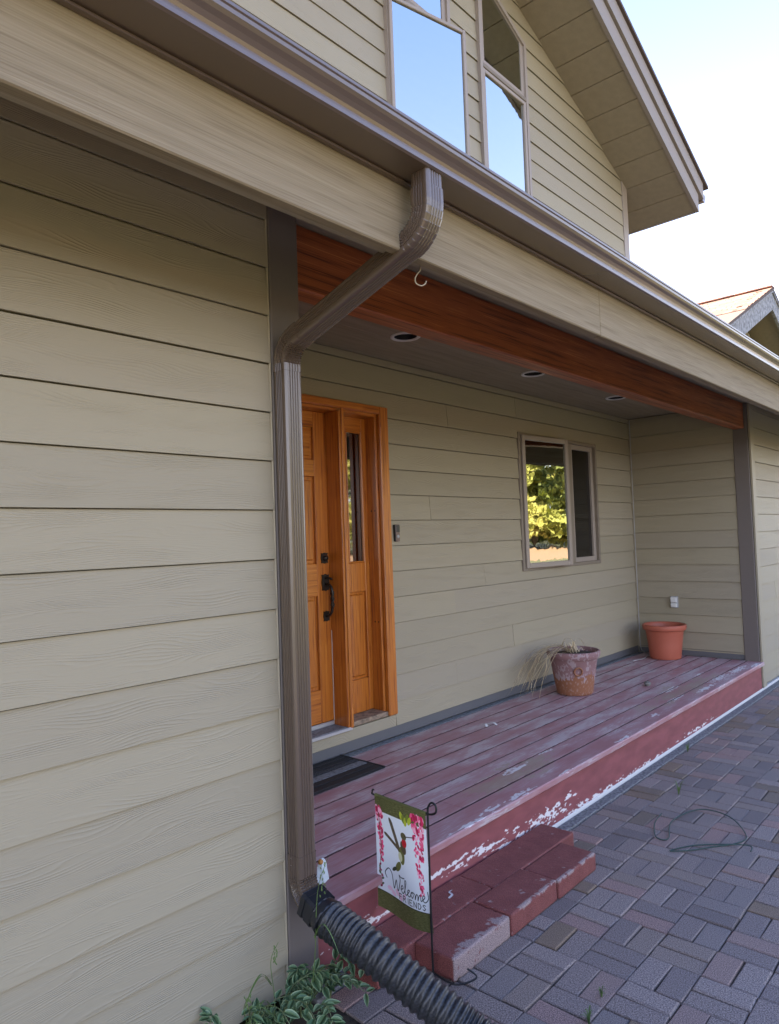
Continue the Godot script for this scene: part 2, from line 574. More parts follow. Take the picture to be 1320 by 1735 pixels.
func make_materials() -> void:
	var gh := grain_height()
	var m := mat("siding_paint", lin(0.310, 0.272, 0.190), 0.60)
	relief(m, gh, 0.24)
	for k in 3:
		var t: float = [0.965, 1.03, 1.0][k]
		var v := mat("siding_paint_%d" % k, lin(0.310 * t, 0.272 * t, 0.190 * t * [1.0, 0.99, 1.03][k]), 0.58 + 0.04 * k)
		relief(v, gh, 0.24)
	m = mat("trim_paint", lin(0.140, 0.118, 0.104), 0.55)
	m = mat("corner_paint", lin(0.315, 0.275, 0.195), 0.6)
	var wimg := wood_tex(61, 1024, 512, 16, [lin(0.178, 0.138, 0.084), lin(0.222, 0.178, 0.112), lin(0.240, 0.194, 0.125), lin(0.268, 0.220, 0.146)], 0.55)
	m = mat("fascia_paint", Color.WHITE, 0.75)
	m.albedo_texture = tex(wimg)
	m.uv1_scale = Vector3(0.7, 2.6, 1)
	relief(m, tex(streaks(62, 1024, 512, 16, 0.16, 3)), 0.07)
	var simg := wood_tex(63, 512, 512, 8, [lin(0.240, 0.200, 0.135), lin(0.275, 0.232, 0.160), lin(0.305, 0.262, 0.184)])
	m = mat("soffit_paint", Color.WHITE, 0.8)
	m.albedo_texture = tex(simg)
	m.uv1_scale = Vector3(0.7, 1.6, 1)
	var bimg := wood_tex(64, 1024, 512, 16, [lin(0.090, 0.021, 0.009), lin(0.215, 0.054, 0.016), lin(0.330, 0.092, 0.026), lin(0.280, 0.072, 0.021), lin(0.470, 0.160, 0.048)], 0.45)
	m = mat("beam_stain", Color.WHITE, 0.5)
	m.albedo_texture = tex(bimg)
	m.uv1_scale = Vector3(0.55, 2.6, 1)
	var dimg := wood_tex(65, 1024, 512, 16, [lin(0.200, 0.044, 0.006), lin(0.370, 0.105, 0.012), lin(0.480, 0.155, 0.019), lin(0.430, 0.128, 0.014), lin(0.600, 0.225, 0.034)], 0.4)
	m = mat("door_stain", Color.WHITE, 0.36)
	m.albedo_texture = tex(dimg)
	m.uv1_scale = Vector3(0.9, 4.0, 1)
	m.clearcoat_enabled = true
	m.clearcoat = 0.35
	m.clearcoat_roughness = 0.25
	m = mat("sill_wood", lin(0.34, 0.25, 0.17), 0.8)
	m.albedo_texture = speckle(66, 128, 0.9, 0.5, 0.03)
	m.uv1_scale = Vector3(4, 4, 1)
	m = mat("gutter_metal", lin(0.118, 0.086, 0.063), 0.22, 0.0, 1.0)
	m = mat("downspout_metal", lin(0.092, 0.064, 0.046), 0.26, 0.0, 0.9)
	m = mat("black_plastic", lin(0.012, 0.013, 0.016), 0.38)
	m = mat("dusty_plastic", lin(0.042, 0.044, 0.048), 0.40)
	m.albedo_texture = speckle(67, 256, 0.80, 0.7, 0.02)
	m.uv1_scale = Vector3(6, 6, 1)
	m = mat("window_vinyl", lin(0.30, 0.255, 0.215), 0.5)
	m = mat("framing_timber", lin(0.300, 0.215, 0.140), 0.85)
	m = mat("window_glass", lin(0.50, 0.54, 0.52), 0.02, 1.0)
	m.uv1_scale = Vector3(1.3, 1.3, 1)
	relief(m, tex(noise(91, 0.02, 2).get_seamless_image(256, 256)), 0.018)
	m = mat("door_glass", lin(0.30, 0.31, 0.32), 0.03, 1.0)
	m = mat("screened_glass", lin(0.11, 0.11, 0.115), 0.04, 1.0)
	m = mat("bronze", lin(0.035, 0.028, 0.022), 0.42, 0.6)
	m = mat("black_metal", lin(0.015, 0.015, 0.016), 0.45, 0.3)
	m = mat("aluminium", lin(0.62, 0.62, 0.64), 0.4, 0.7)
	m = mat("white_plastic", lin(0.62, 0.62, 0.60), 0.5)
	m = mat("grey_plastic", lin(0.36, 0.36, 0.36), 0.5)
	m = mat("deck_paint", Color.WHITE, 0.55)
	m.albedo_texture = deck_tex()
	m = mat("skirt_paint", Color.WHITE, 0.6)
	m.albedo_texture = skirt_tex()
	m = mat("flashing_paint", lin(0.105, 0.105, 0.110), 0.6)
	m = mat("grey_board", lin(0.210, 0.230, 0.245), 0.7)
	m.albedo_texture = speckle(68, 256, 0.88, 0.5, 0.04)
	m.uv1_scale = Vector3(3, 3, 1)
	m = mat("limewash", lin(0.62, 0.61, 0.58), 0.85)
	m = mat("mortar", lin(0.215, 0.215, 0.215), 0.9)
	m.albedo_texture = speckle(69, 256, 0.85, 0.6, 0.05)
	m.uv1_scale = Vector3(3, 3, 1)
	var grit := speckle(70, 512, 0.78, 0.85, 0.12)
	var pc := [[0.385, 0.300, 0.262], [0.430, 0.340, 0.298], [0.335, 0.265, 0.238], [0.470, 0.305, 0.258], [0.395, 0.302, 0.248], [0.285, 0.228, 0.208], [0.430, 0.298, 0.252], [0.350, 0.284, 0.255], [0.340, 0.240, 0.165], [0.300, 0.226, 0.168]]
	var fine := speckle(71, 256, 0.5, 1.0, 0.25)
	for k in pc.size():
		m = mat("paver_%d" % k, lin(pc[k][0], pc[k][1], pc[k][2]), 0.88)
		m.albedo_texture = grit
		m.uv1_triplanar = true
		m.uv1_world_triplanar = true
		m.uv1_scale = Vector3(2.2 + 0.13 * k, 2.2 + 0.13 * k, 2.2 + 0.13 * k)
		relief(m, fine, 0.10)
	m = mat("block_paint", Color.WHITE, 0.78)
	m.albedo_texture = grit
	m.uv1_triplanar = true
	m.uv1_world_triplanar = true
	m.uv1_scale = Vector3(3.1, 3.1, 3.1)
	m.vertex_color_use_as_albedo = true
	relief(m, fine, 0.16)
	m = mat("bare_block", lin(0.46, 0.33, 0.30), 0.85)
	m.albedo_texture = grit
	m.uv1_triplanar = true
	m.uv1_world_triplanar = true
	m.uv1_scale = Vector3(4, 4, 4)
	m = mat("joint_soil", lin(0.060, 0.041, 0.025), 0.95)
	m.albedo_texture = speckle(72, 512, 0.85, 0.9, 0.04)
	m.uv1_triplanar = true
	m.uv1_world_triplanar = true
	m = mat("bed_soil", lin(0.060, 0.044, 0.030), 0.95)
	m = mat("lawn", lin(0.115, 0.112, 0.038), 0.95)
	m.albedo_texture = speckle(73, 512, 0.75, 0.8, 0.02)
	m.uv1_triplanar = true
	m.uv1_world_triplanar = true
	m.uv1_scale = Vector3(0.12, 0.12, 0.12)
	m = mat("dirt", lin(0.190, 0.115, 0.065), 0.95)
	m = mat("flag_cloth", Color.WHITE, 0.8)
	m.albedo_texture = flag_tex()
	m.backlight_enabled = true
	m.backlight = Color(0.2, 0.2, 0.2)
	m = mat("weathered_clay", Color.WHITE, 0.85)
	m.albedo_texture = pot_tex()
	m.uv1_scale = Vector3(1, 1.0 / 0.6, 1)
	m = mat("orange_plastic", lin(0.40, 0.105, 0.060), 0.5)
	m = mat("pot_soil", lin(0.045, 0.032, 0.022), 0.95)
	m = mat("straw", lin(0.58, 0.47, 0.30), 0.8)
	m = mat("stone", lin(0.16, 0.15, 0.13), 0.8)
	m = mat("quartz", lin(0.60, 0.66, 0.66), 0.45)
	m = mat("amber", lin(0.45, 0.20, 0.04), 0.5)
	m = mat("leaf", Color.WHITE, 0.5)
	m.vertex_color_use_as_albedo = true
	m = mat("stem", lin(0.10, 0.13, 0.05), 0.6)
	m = mat("grass_green", lin(0.10, 0.16, 0.04), 0.6)
	m = mat("twine", lin(0.03, 0.06, 0.05), 0.7)
	m = mat("bark", lin(0.10, 0.075, 0.055), 0.9)
	for k in 3:
		m = mat("foliage_%d" % k, [lin(0.215, 0.215, 0.050), lin(0.165, 0.190, 0.050), lin(0.245, 0.225, 0.055)][k], 0.7)
		m.backlight_enabled = true
		m.backlight = Color(0.35, 0.38, 0.1)
	for k in 4:
		mat("shingle_%d" % k, [lin(0.20, 0.105, 0.080), lin(0.17, 0.090, 0.070), lin(0.24, 0.130, 0.098), lin(0.135, 0.075, 0.060)][k], 0.9)
	mat("roofing", lin(0.10, 0.075, 0.065), 0.9)
	m = mat("rake_blue", lin(0.30, 0.31, 0.33), 0.7)
	m.albedo_texture = speckle(74, 256, 0.85, 0.6, 0.03)
	m = mat("soffit_tone", lin(0.310, 0.265, 0.186), 0.8)
	m.albedo_texture = speckle(76, 256, 0.95, 0.08, 0.04)
	m.uv1_triplanar = true
	m.uv1_world_triplanar = true
	mat("barge_paint", lin(0.26, 0.225, 0.195), 0.65)
	mat("bell_case", lin(0.16, 0.105, 0.085), 0.4)
	mat("frame_brown", lin(0.20, 0.165, 0.125), 0.55)
	mat("olive_cloth", lin(0.105, 0.105, 0.030), 0.85)
	mat("mat_rubber", lin(0.015, 0.015, 0.016), 0.75)
	m = mat("mat_pile", lin(0.075, 0.078, 0.085), 0.95)
	m.albedo_texture = speckle(75, 128, 0.7, 1.2, 0.1)
	m.uv1_scale = Vector3(8, 8, 1)

# ---------------------------------------------------------------- the house
func front_point(z: float) -> Callable:
	return func(x: float, y: float, d: float) -> Vector3: return Vector3(x, y, z + d)

func wall_part(house: Node3D, called: String, a: Vector3, b: Vector3) -> MeshInstance3D:
	return put(house, called, box_mesh(a, b, 0.002), mats.siding_paint)

func build_house() -> void:
	var house := holder(self, "house")
	tag(house, "tan lap-sided house with covered porch, stained wooden door and gabled upper storey", "house")
	var S: Material = mats.siding_paint
	var T: Material = mats.trim_paint
	# lower wall left of the porch
	var w := wall_part(house, "front_wall", Vector3(-3.2, 0.045, -1.6), Vector3(1.80, 3.0, -0.030))
	siding(w, front_point(0.0), rect(-3.2, 0.055, 1.658, 3.0), 2.196 - 14 * REVEAL, [], {}, S, 101)
	put(w, "corner_caulk", box_mesh(Vector3(1.654, 0.05, 0.004), Vector3(1.662, 2.99, 0.0155), 0.003), mats.corner_paint)
	put(house, "corner_board", box_mesh(Vector3(1.664, 0.03, -0.004), Vector3(XL, 2.995, 0.018), 0.004), T)
	put(house, "corner_board", box_mesh(Vector3(1.800, DECK + 0.005, -1.29), Vector3(1.812, 2.995, -0.006), 0.002), S)
	# right of the porch
	w = wall_part(house, "front_wall", Vector3(7.995, 0.045, -1.6), Vector3(13.0, 3.0, -0.030))
	siding(w, front_point(0.0), rect(8.075, 0.06, 13.0, 3.0), 2.196 - 14 * REVEAL, [], {4: [8.9], 7: [8.62], 9: [8.75], 2: [9.4]}, S, 102)
	put(house, "corner_board", box_mesh(Vector3(XR - 0.006, 0.03, -0.004), Vector3(8.072, 2.995, 0.018), 0.004), mats.corner_paint)
	put(house, "corner_board", box_mesh(Vector3(XR - 0.022, 0.03, -0.150), Vector3(XR - 0.001, 2.995, -0.006), 0.004), T)
	# side wall at the far end of the porch, facing left
	w = wall_part(house, "side_wall", Vector3(XR + 0.025, 0.1, -1.6), Vector3(7.994, 2.995, -0.032))
	siding(w, func(x: float, y: float, d: float) -> Vector3: return Vector3(XR - d, y, x), rect(-1.285, 0.355, -0.152, 2.99), 0.357 + 0.02, [], {}, S, 103)
	put(w, "base_flashing", box_mesh(Vector3(XR - 0.006, DECK + 0.004, -1.285), Vector3(XR + 0.002, 0.372, -0.152), 0.001), mats.flashing_paint)
	put(w, "corner_bead", box_mesh(Vector3(XR - 0.022, 0.36, -1.294), Vector3(XR - 0.008, 2.99, -1.272), 0.003), mats.corner_paint)
	# porch back wall with door and window openings
	var door_hole := rect(2.24, 0.30, 3.728, 2.645)
	var win_hole := rect(5.50, 1.367, 7.058, 2.633)
	w = wall_part(house, "porch_wall", Vector3(3.70, 0.1, -1.60), Vector3(XR, 2.996, -1.42))
	put(w, "sheathing", box_mesh(Vector3(1.66, 0.1, -1.60), Vector3(2.26, 2.996, -1.34), 0.002), S)
	put(w, "sheathing", box_mesh(Vector3(2.26, 2.64, -1.60), Vector3(3.70, 2.996, -1.34), 0.002), S)
	put(w, "sheathing", box_mesh(Vector3(2.26, 0.1, -1.60), Vector3(3.73, 0.455, -1.40), 0.002), S)
	siding(w, front_point(ZB), rect(1.812, 0.375, XR - 0.02, 2.996), 0.357, [door_hole, win_hole], {12: [4.46], 13: [5.49], 4: [6.96, 4.47], 1: [4.46], 5: [4.9], 8: [4.2], 2: [5.3]}, S, 104)
	put(w, "threshold_board", box_mesh(Vector3(2.24, 0.372, -1.30), Vector3(3.728, 0.452, -1.284), 0.002), S)
	put(w, "base_flashing", box_mesh(Vector3(1.812, DECK + 0.004, -1.31), Vector3(XR - 0.01, 0.376, -1.292), 0.002), mats.flashing_paint)
	# porch ceiling and eave soffit: boards running along the house
	var ceil_ := holder(house, "porch_ceiling")
	var z := -1.29
	var k := 0
	while z < 0.60:
		var zn: float = min(z + 0.405, 0.605)
		if z < -0.79 and zn > -0.79:     # this board is cut round the downlights
			var xs := [-3.2, 3.40, 4.98, 6.53, 13.0]
			for c in 4:
				var q: Array = [rect(xs[c], z + 0.0025, xs[c + 1], zn - 0.0025)]
				for e in [xs[c], xs[c + 1]]:
					var hole := PackedVector2Array()
					for j in 28:
						hole.append(Vector2(e + 0.0760 * cos(TAU * j / 28.0), -0.79 + 0.0760 * sin(TAU * j / 28.0)))
					if e > 0.0 and e < 12.0:
						q = Geometry2D.clip_polygons(q[0], hole)
				put(ceil_, "ceiling_board", slab(q[0], func(x: float, y: float, d: float) -> Vector3: return Vector3(x, d, y), 3.0, 3.014), mats.soffit_paint)
		else:
			put(ceil_, "ceiling_board", box_mesh(Vector3(-3.2, 3.0, z + 0.0025), Vector3(13.0, 3.014, zn - 0.0025), 0.003, Vector2(0.3 * k, 0.21 * k)), mats.soffit_paint)
		z = zn
		k += 1
	# red stained beam over the porch opening
	put(house, "porch_beam", box_mesh(Vector3(XL + 0.002, 2.727, -0.145), Vector3(XR - 0.024, 2.998, -0.035), 0.008), mats.beam_stain)
	# fascia: two boards butted
	put(house, "fascia_board", box_mesh(Vector3(-3.2, 2.612, 0.640), Vector3(3.075, 2.925, 0.680), 0.004, Vector2(0.4, 0.1)), mats.fascia_paint)
	put(house, "fascia_board", box_mesh(Vector3(3.078, 2.612, 0.640), Vector3(13.0, 2.925, 0.680), 0.004, Vector2(1.7, 0.33)), mats.fascia_paint)
	put(house, "sub_fascia", box_mesh(Vector3(-3.2, 2.626, 0.600), Vector3(13.0, 2.93, 0.638), 0.004), mats.soffit_paint)
	# lower roof
	var R: Material = mats.roofing
	var st := mb()
	var prof := PackedVector2Array([Vector2(0.735, 2.955), Vector2(0.735, 2.975), Vector2(-5.0, 2.975 + 5.735 * 0.40), Vector2(-9.6, 3.2), Vector2(-9.6, 3.1), Vector2(-5.0, 2.85 + 5.735 * 0.40), Vector2(0.60, 2.94)])
	for span in [[-3.4, 1.55], [8.24, 13.2]]:
		sweep(st, prof, [Transform3D(Basis(Vector3(0, 0, 1), Vector3(0, 1, 0), Vector3(1, 0, 0)), Vector3(span[0], 0, 0)), Transform3D(Basis(Vector3(0, 0, 1), Vector3(0, 1, 0), Vector3(1, 0, 0)), Vector3(span[1], 0, 0))])
	var prof2 := PackedVector2Array([Vector2(0.735, 2.955), Vector2(0.735, 2.975), Vector2(-1.30, 2.975 + 2.035 * 0.40), Vector2(-1.30, 2.86 + 2.035 * 0.40), Vector2(0.60, 2.94)])
	sweep(st, prof2, [Transform3D(Basis(Vector3(0, 0, 1), Vector3(0, 1, 0), Vector3(1, 0, 0)), Vector3(1.55, 0, 0)), Transform3D(Basis(Vector3(0, 0, 1), Vector3(0, 1, 0), Vector3(1, 0, 0)), Vector3(8.24, 0, 0))])
	put(house, "roof", done(st), R)
	# back rooms of the ground floor
	put(house, "rear_wall", box_mesh(Vector3(-3.2, 0.0, -9.3), Vector3(13.0, 3.0, -1.602), 0.002), S)
	build_gable(house)
	build_door(house)
	build_windows(house)
	# recessed downlights, unlit
	for p in [[3.40, -0.79], [4.98, -0.79], [6.53, -0.79]]:
		var l := holder(house, "recessed_light", Vector3(p[0], 3.0, p[1]))
		put(l, "trim_ring", lathe([Vector2(0.098, 0.0), Vector2(0.098, -0.006), Vector2(0.092, -0.010), Vector2(0.078, -0.008), Vector2(0.074, -0.002)], 36), mats.white_plastic)
		put(l, "can", lathe([Vector2(0.0755, -0.004), Vector2(0.074, 0.10), Vector2(0.0, 0.102)], 30), mats.black_plastic)
		put(l, "bulb", lathe([Vector2(0.0, 0.018), Vector2(0.035, 0.024), Vector2(0.05, 0.045), Vector2(0.045, 0.08)], 24), mats.grey_plastic)
	# hanging hook under the fascia
	var hk := put(self, "plant_hook", tube_mesh([Vector3(1.825, 2.63, 0.625), Vector3(1.825, 2.607, 0.625), Vector3(1.815, 2.595, 0.622), Vector3(1.806, 2.578, 0.618), Vector3(1.809, 2.561, 0.618), Vector3(1.826, 2.554, 0.626), Vector3(1.840, 2.562, 0.632), Vector3(1.845, 2.573, 0.634)], 0.0023, 8), mats.corner_paint)
	tag(hk, "small cream hook screwed under the fascia beside the downspout", "hook")

func soffit_y(x: float) -> float:
	return 5.889 - 0.42 * (abs(x - 4.89) - 3.219)

func build_gable(house: Node3D) -> void:
	var S: Material = mats.siding_paint
	var top := soffit_y(4.89)
	var cl := 1.58
	var body := PackedVector2Array([Vector2(cl, 3.0), Vector2(8.20, 3.0), Vector2(8.20, soffit_y(8.2)), Vector2(4.89, top), Vector2(cl, soffit_y(cl))])
	var w := put(house, "gable_wall", slab(body, func(x: float, y: float, d: float) -> Vector3: return Vector3(x, y, d), -9.2, ZB - 0.035), S)
	siding(w, front_point(ZB), PackedVector2Array([Vector2(cl + 0.12, 3.7), Vector2(8.085, 3.7), Vector2(8.085, soffit_y(8.085) - 0.002), Vector2(4.89, top - 0.002), Vector2(cl + 0.12, soffit_y(cl + 0.12) - 0.002)]), 0.357, [], {21: [3.35], 24: [7.2], 28: [2.9]}, S, 105)
	put(house, "gable_corner_board", slab(PackedVector2Array([Vector2(8.088, 3.6), Vector2(8.222, 3.6), Vector2(8.222, soffit_y(8.222)), Vector2(8.088, soffit_y(8.088))]), front_point(ZB), -0.05, 0.02), mats.window_vinyl)
	put(house, "gable_corner_board", slab(PackedVector2Array([Vector2(1.558, 3.6), Vector2(1.692, 3.6), Vector2(1.692, soffit_y(1.692)), Vector2(1.558, soffit_y(1.558))]), front_point(ZB), -0.05, 0.02), mats.window_vinyl)
	# soffit boards across the overhang
	var sf := holder(house, "gable_soffit")
	for side in [1, -1]:
		var x := 0.0
		var k := 0
		while x < 3.96:
			var xn: float = min(x + 0.333, 3.966)
			var back := -1.29 if xn < 3.32 else -9.2
			var pr := PackedVector2Array([Vector2(4.89 + side * (x + 0.006), soffit_y(4.89 + x + 0.006)), Vector2(4.89 + side * (xn - 0.006), soffit_y(4.89 + xn - 0.006)), Vector2(4.89 + side * (xn - 0.006), soffit_y(4.89 + xn) + 0.018), Vector2(4.89 + side * (x + 0.006), soffit_y(4.89 + x) + 0.018)])
			var off := Vector2(k * 0.37, k * 0.21)
			put(sf, "soffit_board", slab(pr, func(a: float, b: float, d: float) -> Vector3: return Vector3(a, b, d), back, -0.695), mats.soffit_tone)
			x = xn
			k += 1
		# barge boards and roof edge
		var rp := func(h0: float, h1: float) -> PackedVector2Array:
			return PackedVector2Array([Vector2(4.89, soffit_y(4.89) + h0), Vector2(4.89 + side * 3.975, soffit_y(4.89 + 3.975) + h0), Vector2(4.89 + side * 3.975, soffit_y(4.89 + 3.975) + h1), Vector2(4.89, soffit_y(4.89) + h1)])
		var Z := func(a: float, b: float, d: float) -> Vector3: return Vector3(a, b, d)
		put(house, "barge_board", slab(rp.call(-0.012, 0.205), Z, -0.693, -0.655), mats.barge_paint)
		var up2 := PackedVector2Array([Vector2(4.89, soffit_y(4.89) + 0.222), Vector2(4.89 + side * 4.085, soffit_y(4.89 + 4.085) + 0.222), Vector2(4.89 + side * 4.085, soffit_y(4.89 + 4.085) + 0.420), Vector2(4.89, soffit_y(4.89) + 0.420)])
		put(house, "barge_board", slab(up2, Z, -0.680, -0.628), mats.barge_paint)
		put(house, "roof_core", slab(PackedVector2Array([Vector2(4.89, soffit_y(4.89) + 0.03), Vector2(4.89 + side * 3.96, soffit_y(4.89 + 3.96) + 0.03), Vector2(4.89 + side * 3.96, soffit_y(4.89 + 3.96) + 0.42), Vector2(4.89, soffit_y(4.89) + 0.42)]), Z, -9.2, -0.70), mats.barge_paint)
		var edge := PackedVector2Array([Vector2(4.89, soffit_y(4.89) + 0.426), Vector2(4.89 + side * 4.20, soffit_y(4.89 + 4.20) + 0.426), Vector2(4.89 + side * 4.20, soffit_y(4.89 + 4.20) + 0.462), Vector2(4.89, soffit_y(4.89) + 0.462)])
		put(house, "roof_slope", slab(edge, Z, -9.4, -0.600), mats.roofing)
		put(house, "eave_board", box_mesh(Vector3(4.89 + side * 3.968, soffit_y(8.858) - 0.01, -9.2), Vector3(4.89 + side * 3.99, soffit_y(8.858) + 0.34, -0.70), 0.003), mats.barge_paint)
		if side == 1:
			var gp := PackedVector2Array([Vector2(0, 0), Vector2(0.075, 0), Vector2(0.085, 0.03), Vector2(0.11, 0.06), Vector2(0.115, 0.095), Vector2(0, 0.095)])
			var st := mb()
			var gb := Basis(Vector3.RIGHT, Vector3.UP, Vector3.BACK)
			sweep(st, gp, [Transform3D(gb, Vector3(8.982, 5.735, -9.2)), Transform3D(gb, Vector3(8.982, 5.735, -0.640))])
			put(house, "eave_gutter", done(st), mats.gutter_metal)

func build_door(house: Node3D) -> void:
	var W: Material = mats.door_stain
	var d := holder(house, "front_door")
	var zf := -1.262
	var zd := -1.399
	# casing, mullion and jambs
	var vert := func(x0: float, x1: float, y0: float, y1: float, z0: float, z1: float, ch: float, called: String, m: Material) -> void:
		put(d, called, box_mesh(Vector3(x0, y0, z0), Vector3(x1, y1, z1), ch, Vector2(rng.randf() * 3.0, rng.randf())), m)
	rng.seed = 7
	vert.call(3.640, 3.728, 0.459, 2.646, -1.30, zf, 0.006, "casing", W)
	vert.call(2.24, 3.640, 2.592, 2.646, -1.30, zf + 0.001, 0.006, "casing", W)
	vert.call(2.24, 2.325, 0.459, 2.592, -1.30, zf, 0.006, "casing", W)
	vert.call(3.634, 3.662, 0.46, 2.60, -1.44, -1.301, 0.002, "jamb", W)
	vert.call(2.30, 3.634, 2.575, 2.60, -1.44, -1.301, 0.002, "jamb", W)
	vert.call(2.30, 2.326, 0.46, 2.575, -1.44, -1.301, 0.002, "jamb", W)
	vert.call(3.237, 3.291, 0.462, 2.575, -1.44, zf - 0.004, 0.004, "mullion", W)
	vert.call(3.254, 3.276, 0.462, 2.592, zf - 0.004, zf + 0.006, 0.004, "mullion_bead", W)
	# stops inside the jambs
	vert.call(3.622, 3.635, 0.46, 2.575, -1.322, -1.300, 0.003, "stop_bead", W)
	vert.call(3.290, 3.303, 0.46, 2.575, -1.322, -1.300, 0.003, "stop_bead", W)
	# door slab: stiles, rails and raised panels
	vert.call(3.125, 3.236, 0.503, 2.574, zd - 0.040, zd, 0.004, "stile", W)
	vert.call(2.326, 2.437, 0.503, 2.574, zd - 0.040, zd, 0.004, "stile", W)
	vert.call(2.726, 2.836, 0.503, 2.574, zd - 0.040, zd, 0.004, "stile", W)
	for r in [[0.503, 0.720], [1.337, 1.555], [2.135, 2.248], [2.468, 2.574]]:
		vert.call(2.437, 2.726, r[0], r[1], zd - 0.040, zd - 0.0005, 0.004, "rail", W)
		vert.call(2.836, 3.125, r[0], r[1], zd - 0.040, zd - 0.0005, 0.004, "rail", W)
	for r in [[0.720, 1.337], [1.555, 2.135], [2.248, 2.468]]:
		for x in [[2.437, 2.726], [2.836, 3.125]]:
			put(d, "panel", box_mesh(Vector3(x[0], r[0], zd - 0.030), Vector3(x[1], r[1], zd - 0.022), 0.001, Vector2(x[0], r[0])), W)
			put(d, "panel_field", box_mesh(Vector3(x[0] + 0.022, r[0] + 0.022, zd - 0.024), Vector3(x[1] - 0.022, r[1] - 0.022, zd - 0.006), 0.016, Vector2(x[0], r[0] * 1.3)), W)
	# sidelight: stiles and rails, tall pane above, panel below
	vert.call(3.291, 3.430, 0.500, 2.575, -1.44, -1.406, 0.003, "sidelight_stile", W)
	vert.call(3.590, 3.634, 0.500, 2.575, -1.44, -1.406, 0.003, "sidelight_stile", W)
	for r in [[0.497, 0.728], [1.336, 1.540], [2.474, 2.575]]:
		vert.call(3.430, 3.590, r[0], r[1], -1.44, -1.4065, 0.003, "sidelight_rail", W)
	put(d, "sidelight_pane", box_mesh(Vector3(3.428, 1.536, -1.432), Vector3(3.592, 2.478, -1.424), 0.001), mats.door_glass)
	for b in [[3.430, 3.442, 1.54, 2.474], [3.578, 3.590, 1.54, 2.474]]:
		vert.call(b[0], b[1], b[2], b[3], -1.424, -1.400, 0.005, "glazing_bead", W)
	for b in [[1.540, 1.552], [2.462, 2.474]]:
		vert.call(3.442, 3.578, b[0], b[1], -1.424, -1.400, 0.005, "glazing_bead", W)
	put(d, "sidelight_panel", box_mesh(Vector3(3.428, 0.726, -1.44), Vector3(3.592, 1.338, -1.430), 0.001), W)
	put(d, "sidelight_panel", box_mesh(Vector3(3.446, 0.744, -1.436), Vector3(3.574, 1.320, -1.414), 0.015), W)
	# plugs in the jamb
	for y in [1.905, 1.115]:
		for z in [-1.335, -1.37]:
			put(d, "plug", lathe([Vector2(0.0, 0.0), Vector2(0.006, 0.0), Vector2(0.0065, -0.002)], 12, Vector3.ZERO), mats.bronze, Transform3D(Basis(Vector3.BACK, PI / 2), Vector3(3.6335, y, z)))
	# sill and threshold
	put(d, "sidelight_sill", box_mesh(Vector3(3.291, 0.462, -1.44), Vector3(3.634, 0.494, -1.27), 0.004), mats.sill_wood)
	put(d, "threshold", box_mesh(Vector3(2.326, 0.455, -1.44), Vector3(3.236, 0.474, -1.268), 0.004), mats.grey_board)
	put(d, "threshold_edge", box_mesh(Vector3(2.326, 0.450, -1.267), Vector3(3.270, 0.470, -1.258), 0.003), mats.aluminium)
	put(d, "door_sweep", box_mesh(Vector3(2.328, 0.475, -1.402), Vector3(3.234, 0.502, -1.392), 0.003), mats.aluminium)
	put(d, "weather_strip", box_mesh(Vector3(3.2362, 0.50, -1.406), Vector3(3.2405, 1.1, -1.396), 0.001), mats.white_plastic)
	# deadbolt and handle set
	var B: Material = mats.bronze
	var plate := func(cx: float, cy: float, hw: float, hh: float) -> PackedVector2Array:
		var p := PackedVector2Array()
		for k in 16:
			var t := TAU * k / 16.0
			var n: float = 1.0 if k % 4 == 2 else (0.82 if k % 2 == 1 else 0.93)
			p.append(Vector2(cx + sign(cos(t)) * hw * pow(abs(cos(t)), 0.45) * n, cy + sign(sin(t)) * hh * pow(abs(sin(t)), 0.45) * n))
		return p
	put(d, "deadbolt", slab(plate.call(3.188, 1.588, 0.034, 0.040), front_point(zd), 0.0, 0.008), B)
	put(d, "deadbolt_cylinder", lathe([Vector2(0.0, 0.022), Vector2(0.016, 0.020), Vector2(0.020, 0.0)], 24), B, Transform3D(Basis(Vector3.RIGHT, PI / 2), Vector3(3.188, 1.588, zd + 0.007)))
	put(d, "handle_plate", slab(plate.call(3.190, 1.425, 0.036, 0.062), front_point(zd), 0.0, 0.009), B)
	put(d, "handle_plate", slab(plate.call(3.190, 1.200, 0.028, 0.038), front_point(zd), 0.0, 0.009), B)
	put(d, "thumb_latch", tube_mesh([Vector3(3.190, 1.452, zd), Vector3(3.192, 1.455, zd + 0.03), Vector3(3.194, 1.448, zd + 0.062)], 0.008, 8), B)
	put(d, "handle", tube_mesh([Vector3(3.190, 1.415, zd), Vector3(3.191, 1.405, zd + 0.045), Vector3(3.192, 1.365, zd + 0.066), Vector3(3.192, 1.30, zd + 0.066), Vector3(3.191, 1.235, zd + 0.058), Vector3(3.190, 1.205, zd + 0.03), Vector3(3.190, 1.20, zd)], 0.010, 10), B)
	var tw := mb(false)
	for k in 2:
		var pts: Array = []
		for i in 17:
			var t := i / 16.0
			pts.append(Vector3(3.192 + 0.009 * cos(t * 9.0 + PI * k), 1.365 - 0.11 * t, zd + 0.066 + 0.009 * sin(t * 9.0 + PI * k)))
		sweep(tw, ring(0.006, 6), frames_along(pts))
	put(d, "handle_twist", done(tw), B)
	# doorbell on the siding
	var bell := holder(self, "doorbell", Vector3(3.792, 1.742, -1.283))
	tag(bell, "small bronze and black doorbell camera on the siding beside the door casing", "doorbell")
	put(bell, "case", box_mesh(Vector3(-0.022, -0.062, 0.0), Vector3(0.022, 0.062, 0.022), 0.005), mats.bell_case)
	put(bell, "lens_panel", box_mesh(Vector3(-0.018, 0.006, 0.0215), Vector3(0.018, 0.056, 0.0245), 0.002), mats.black_plastic)
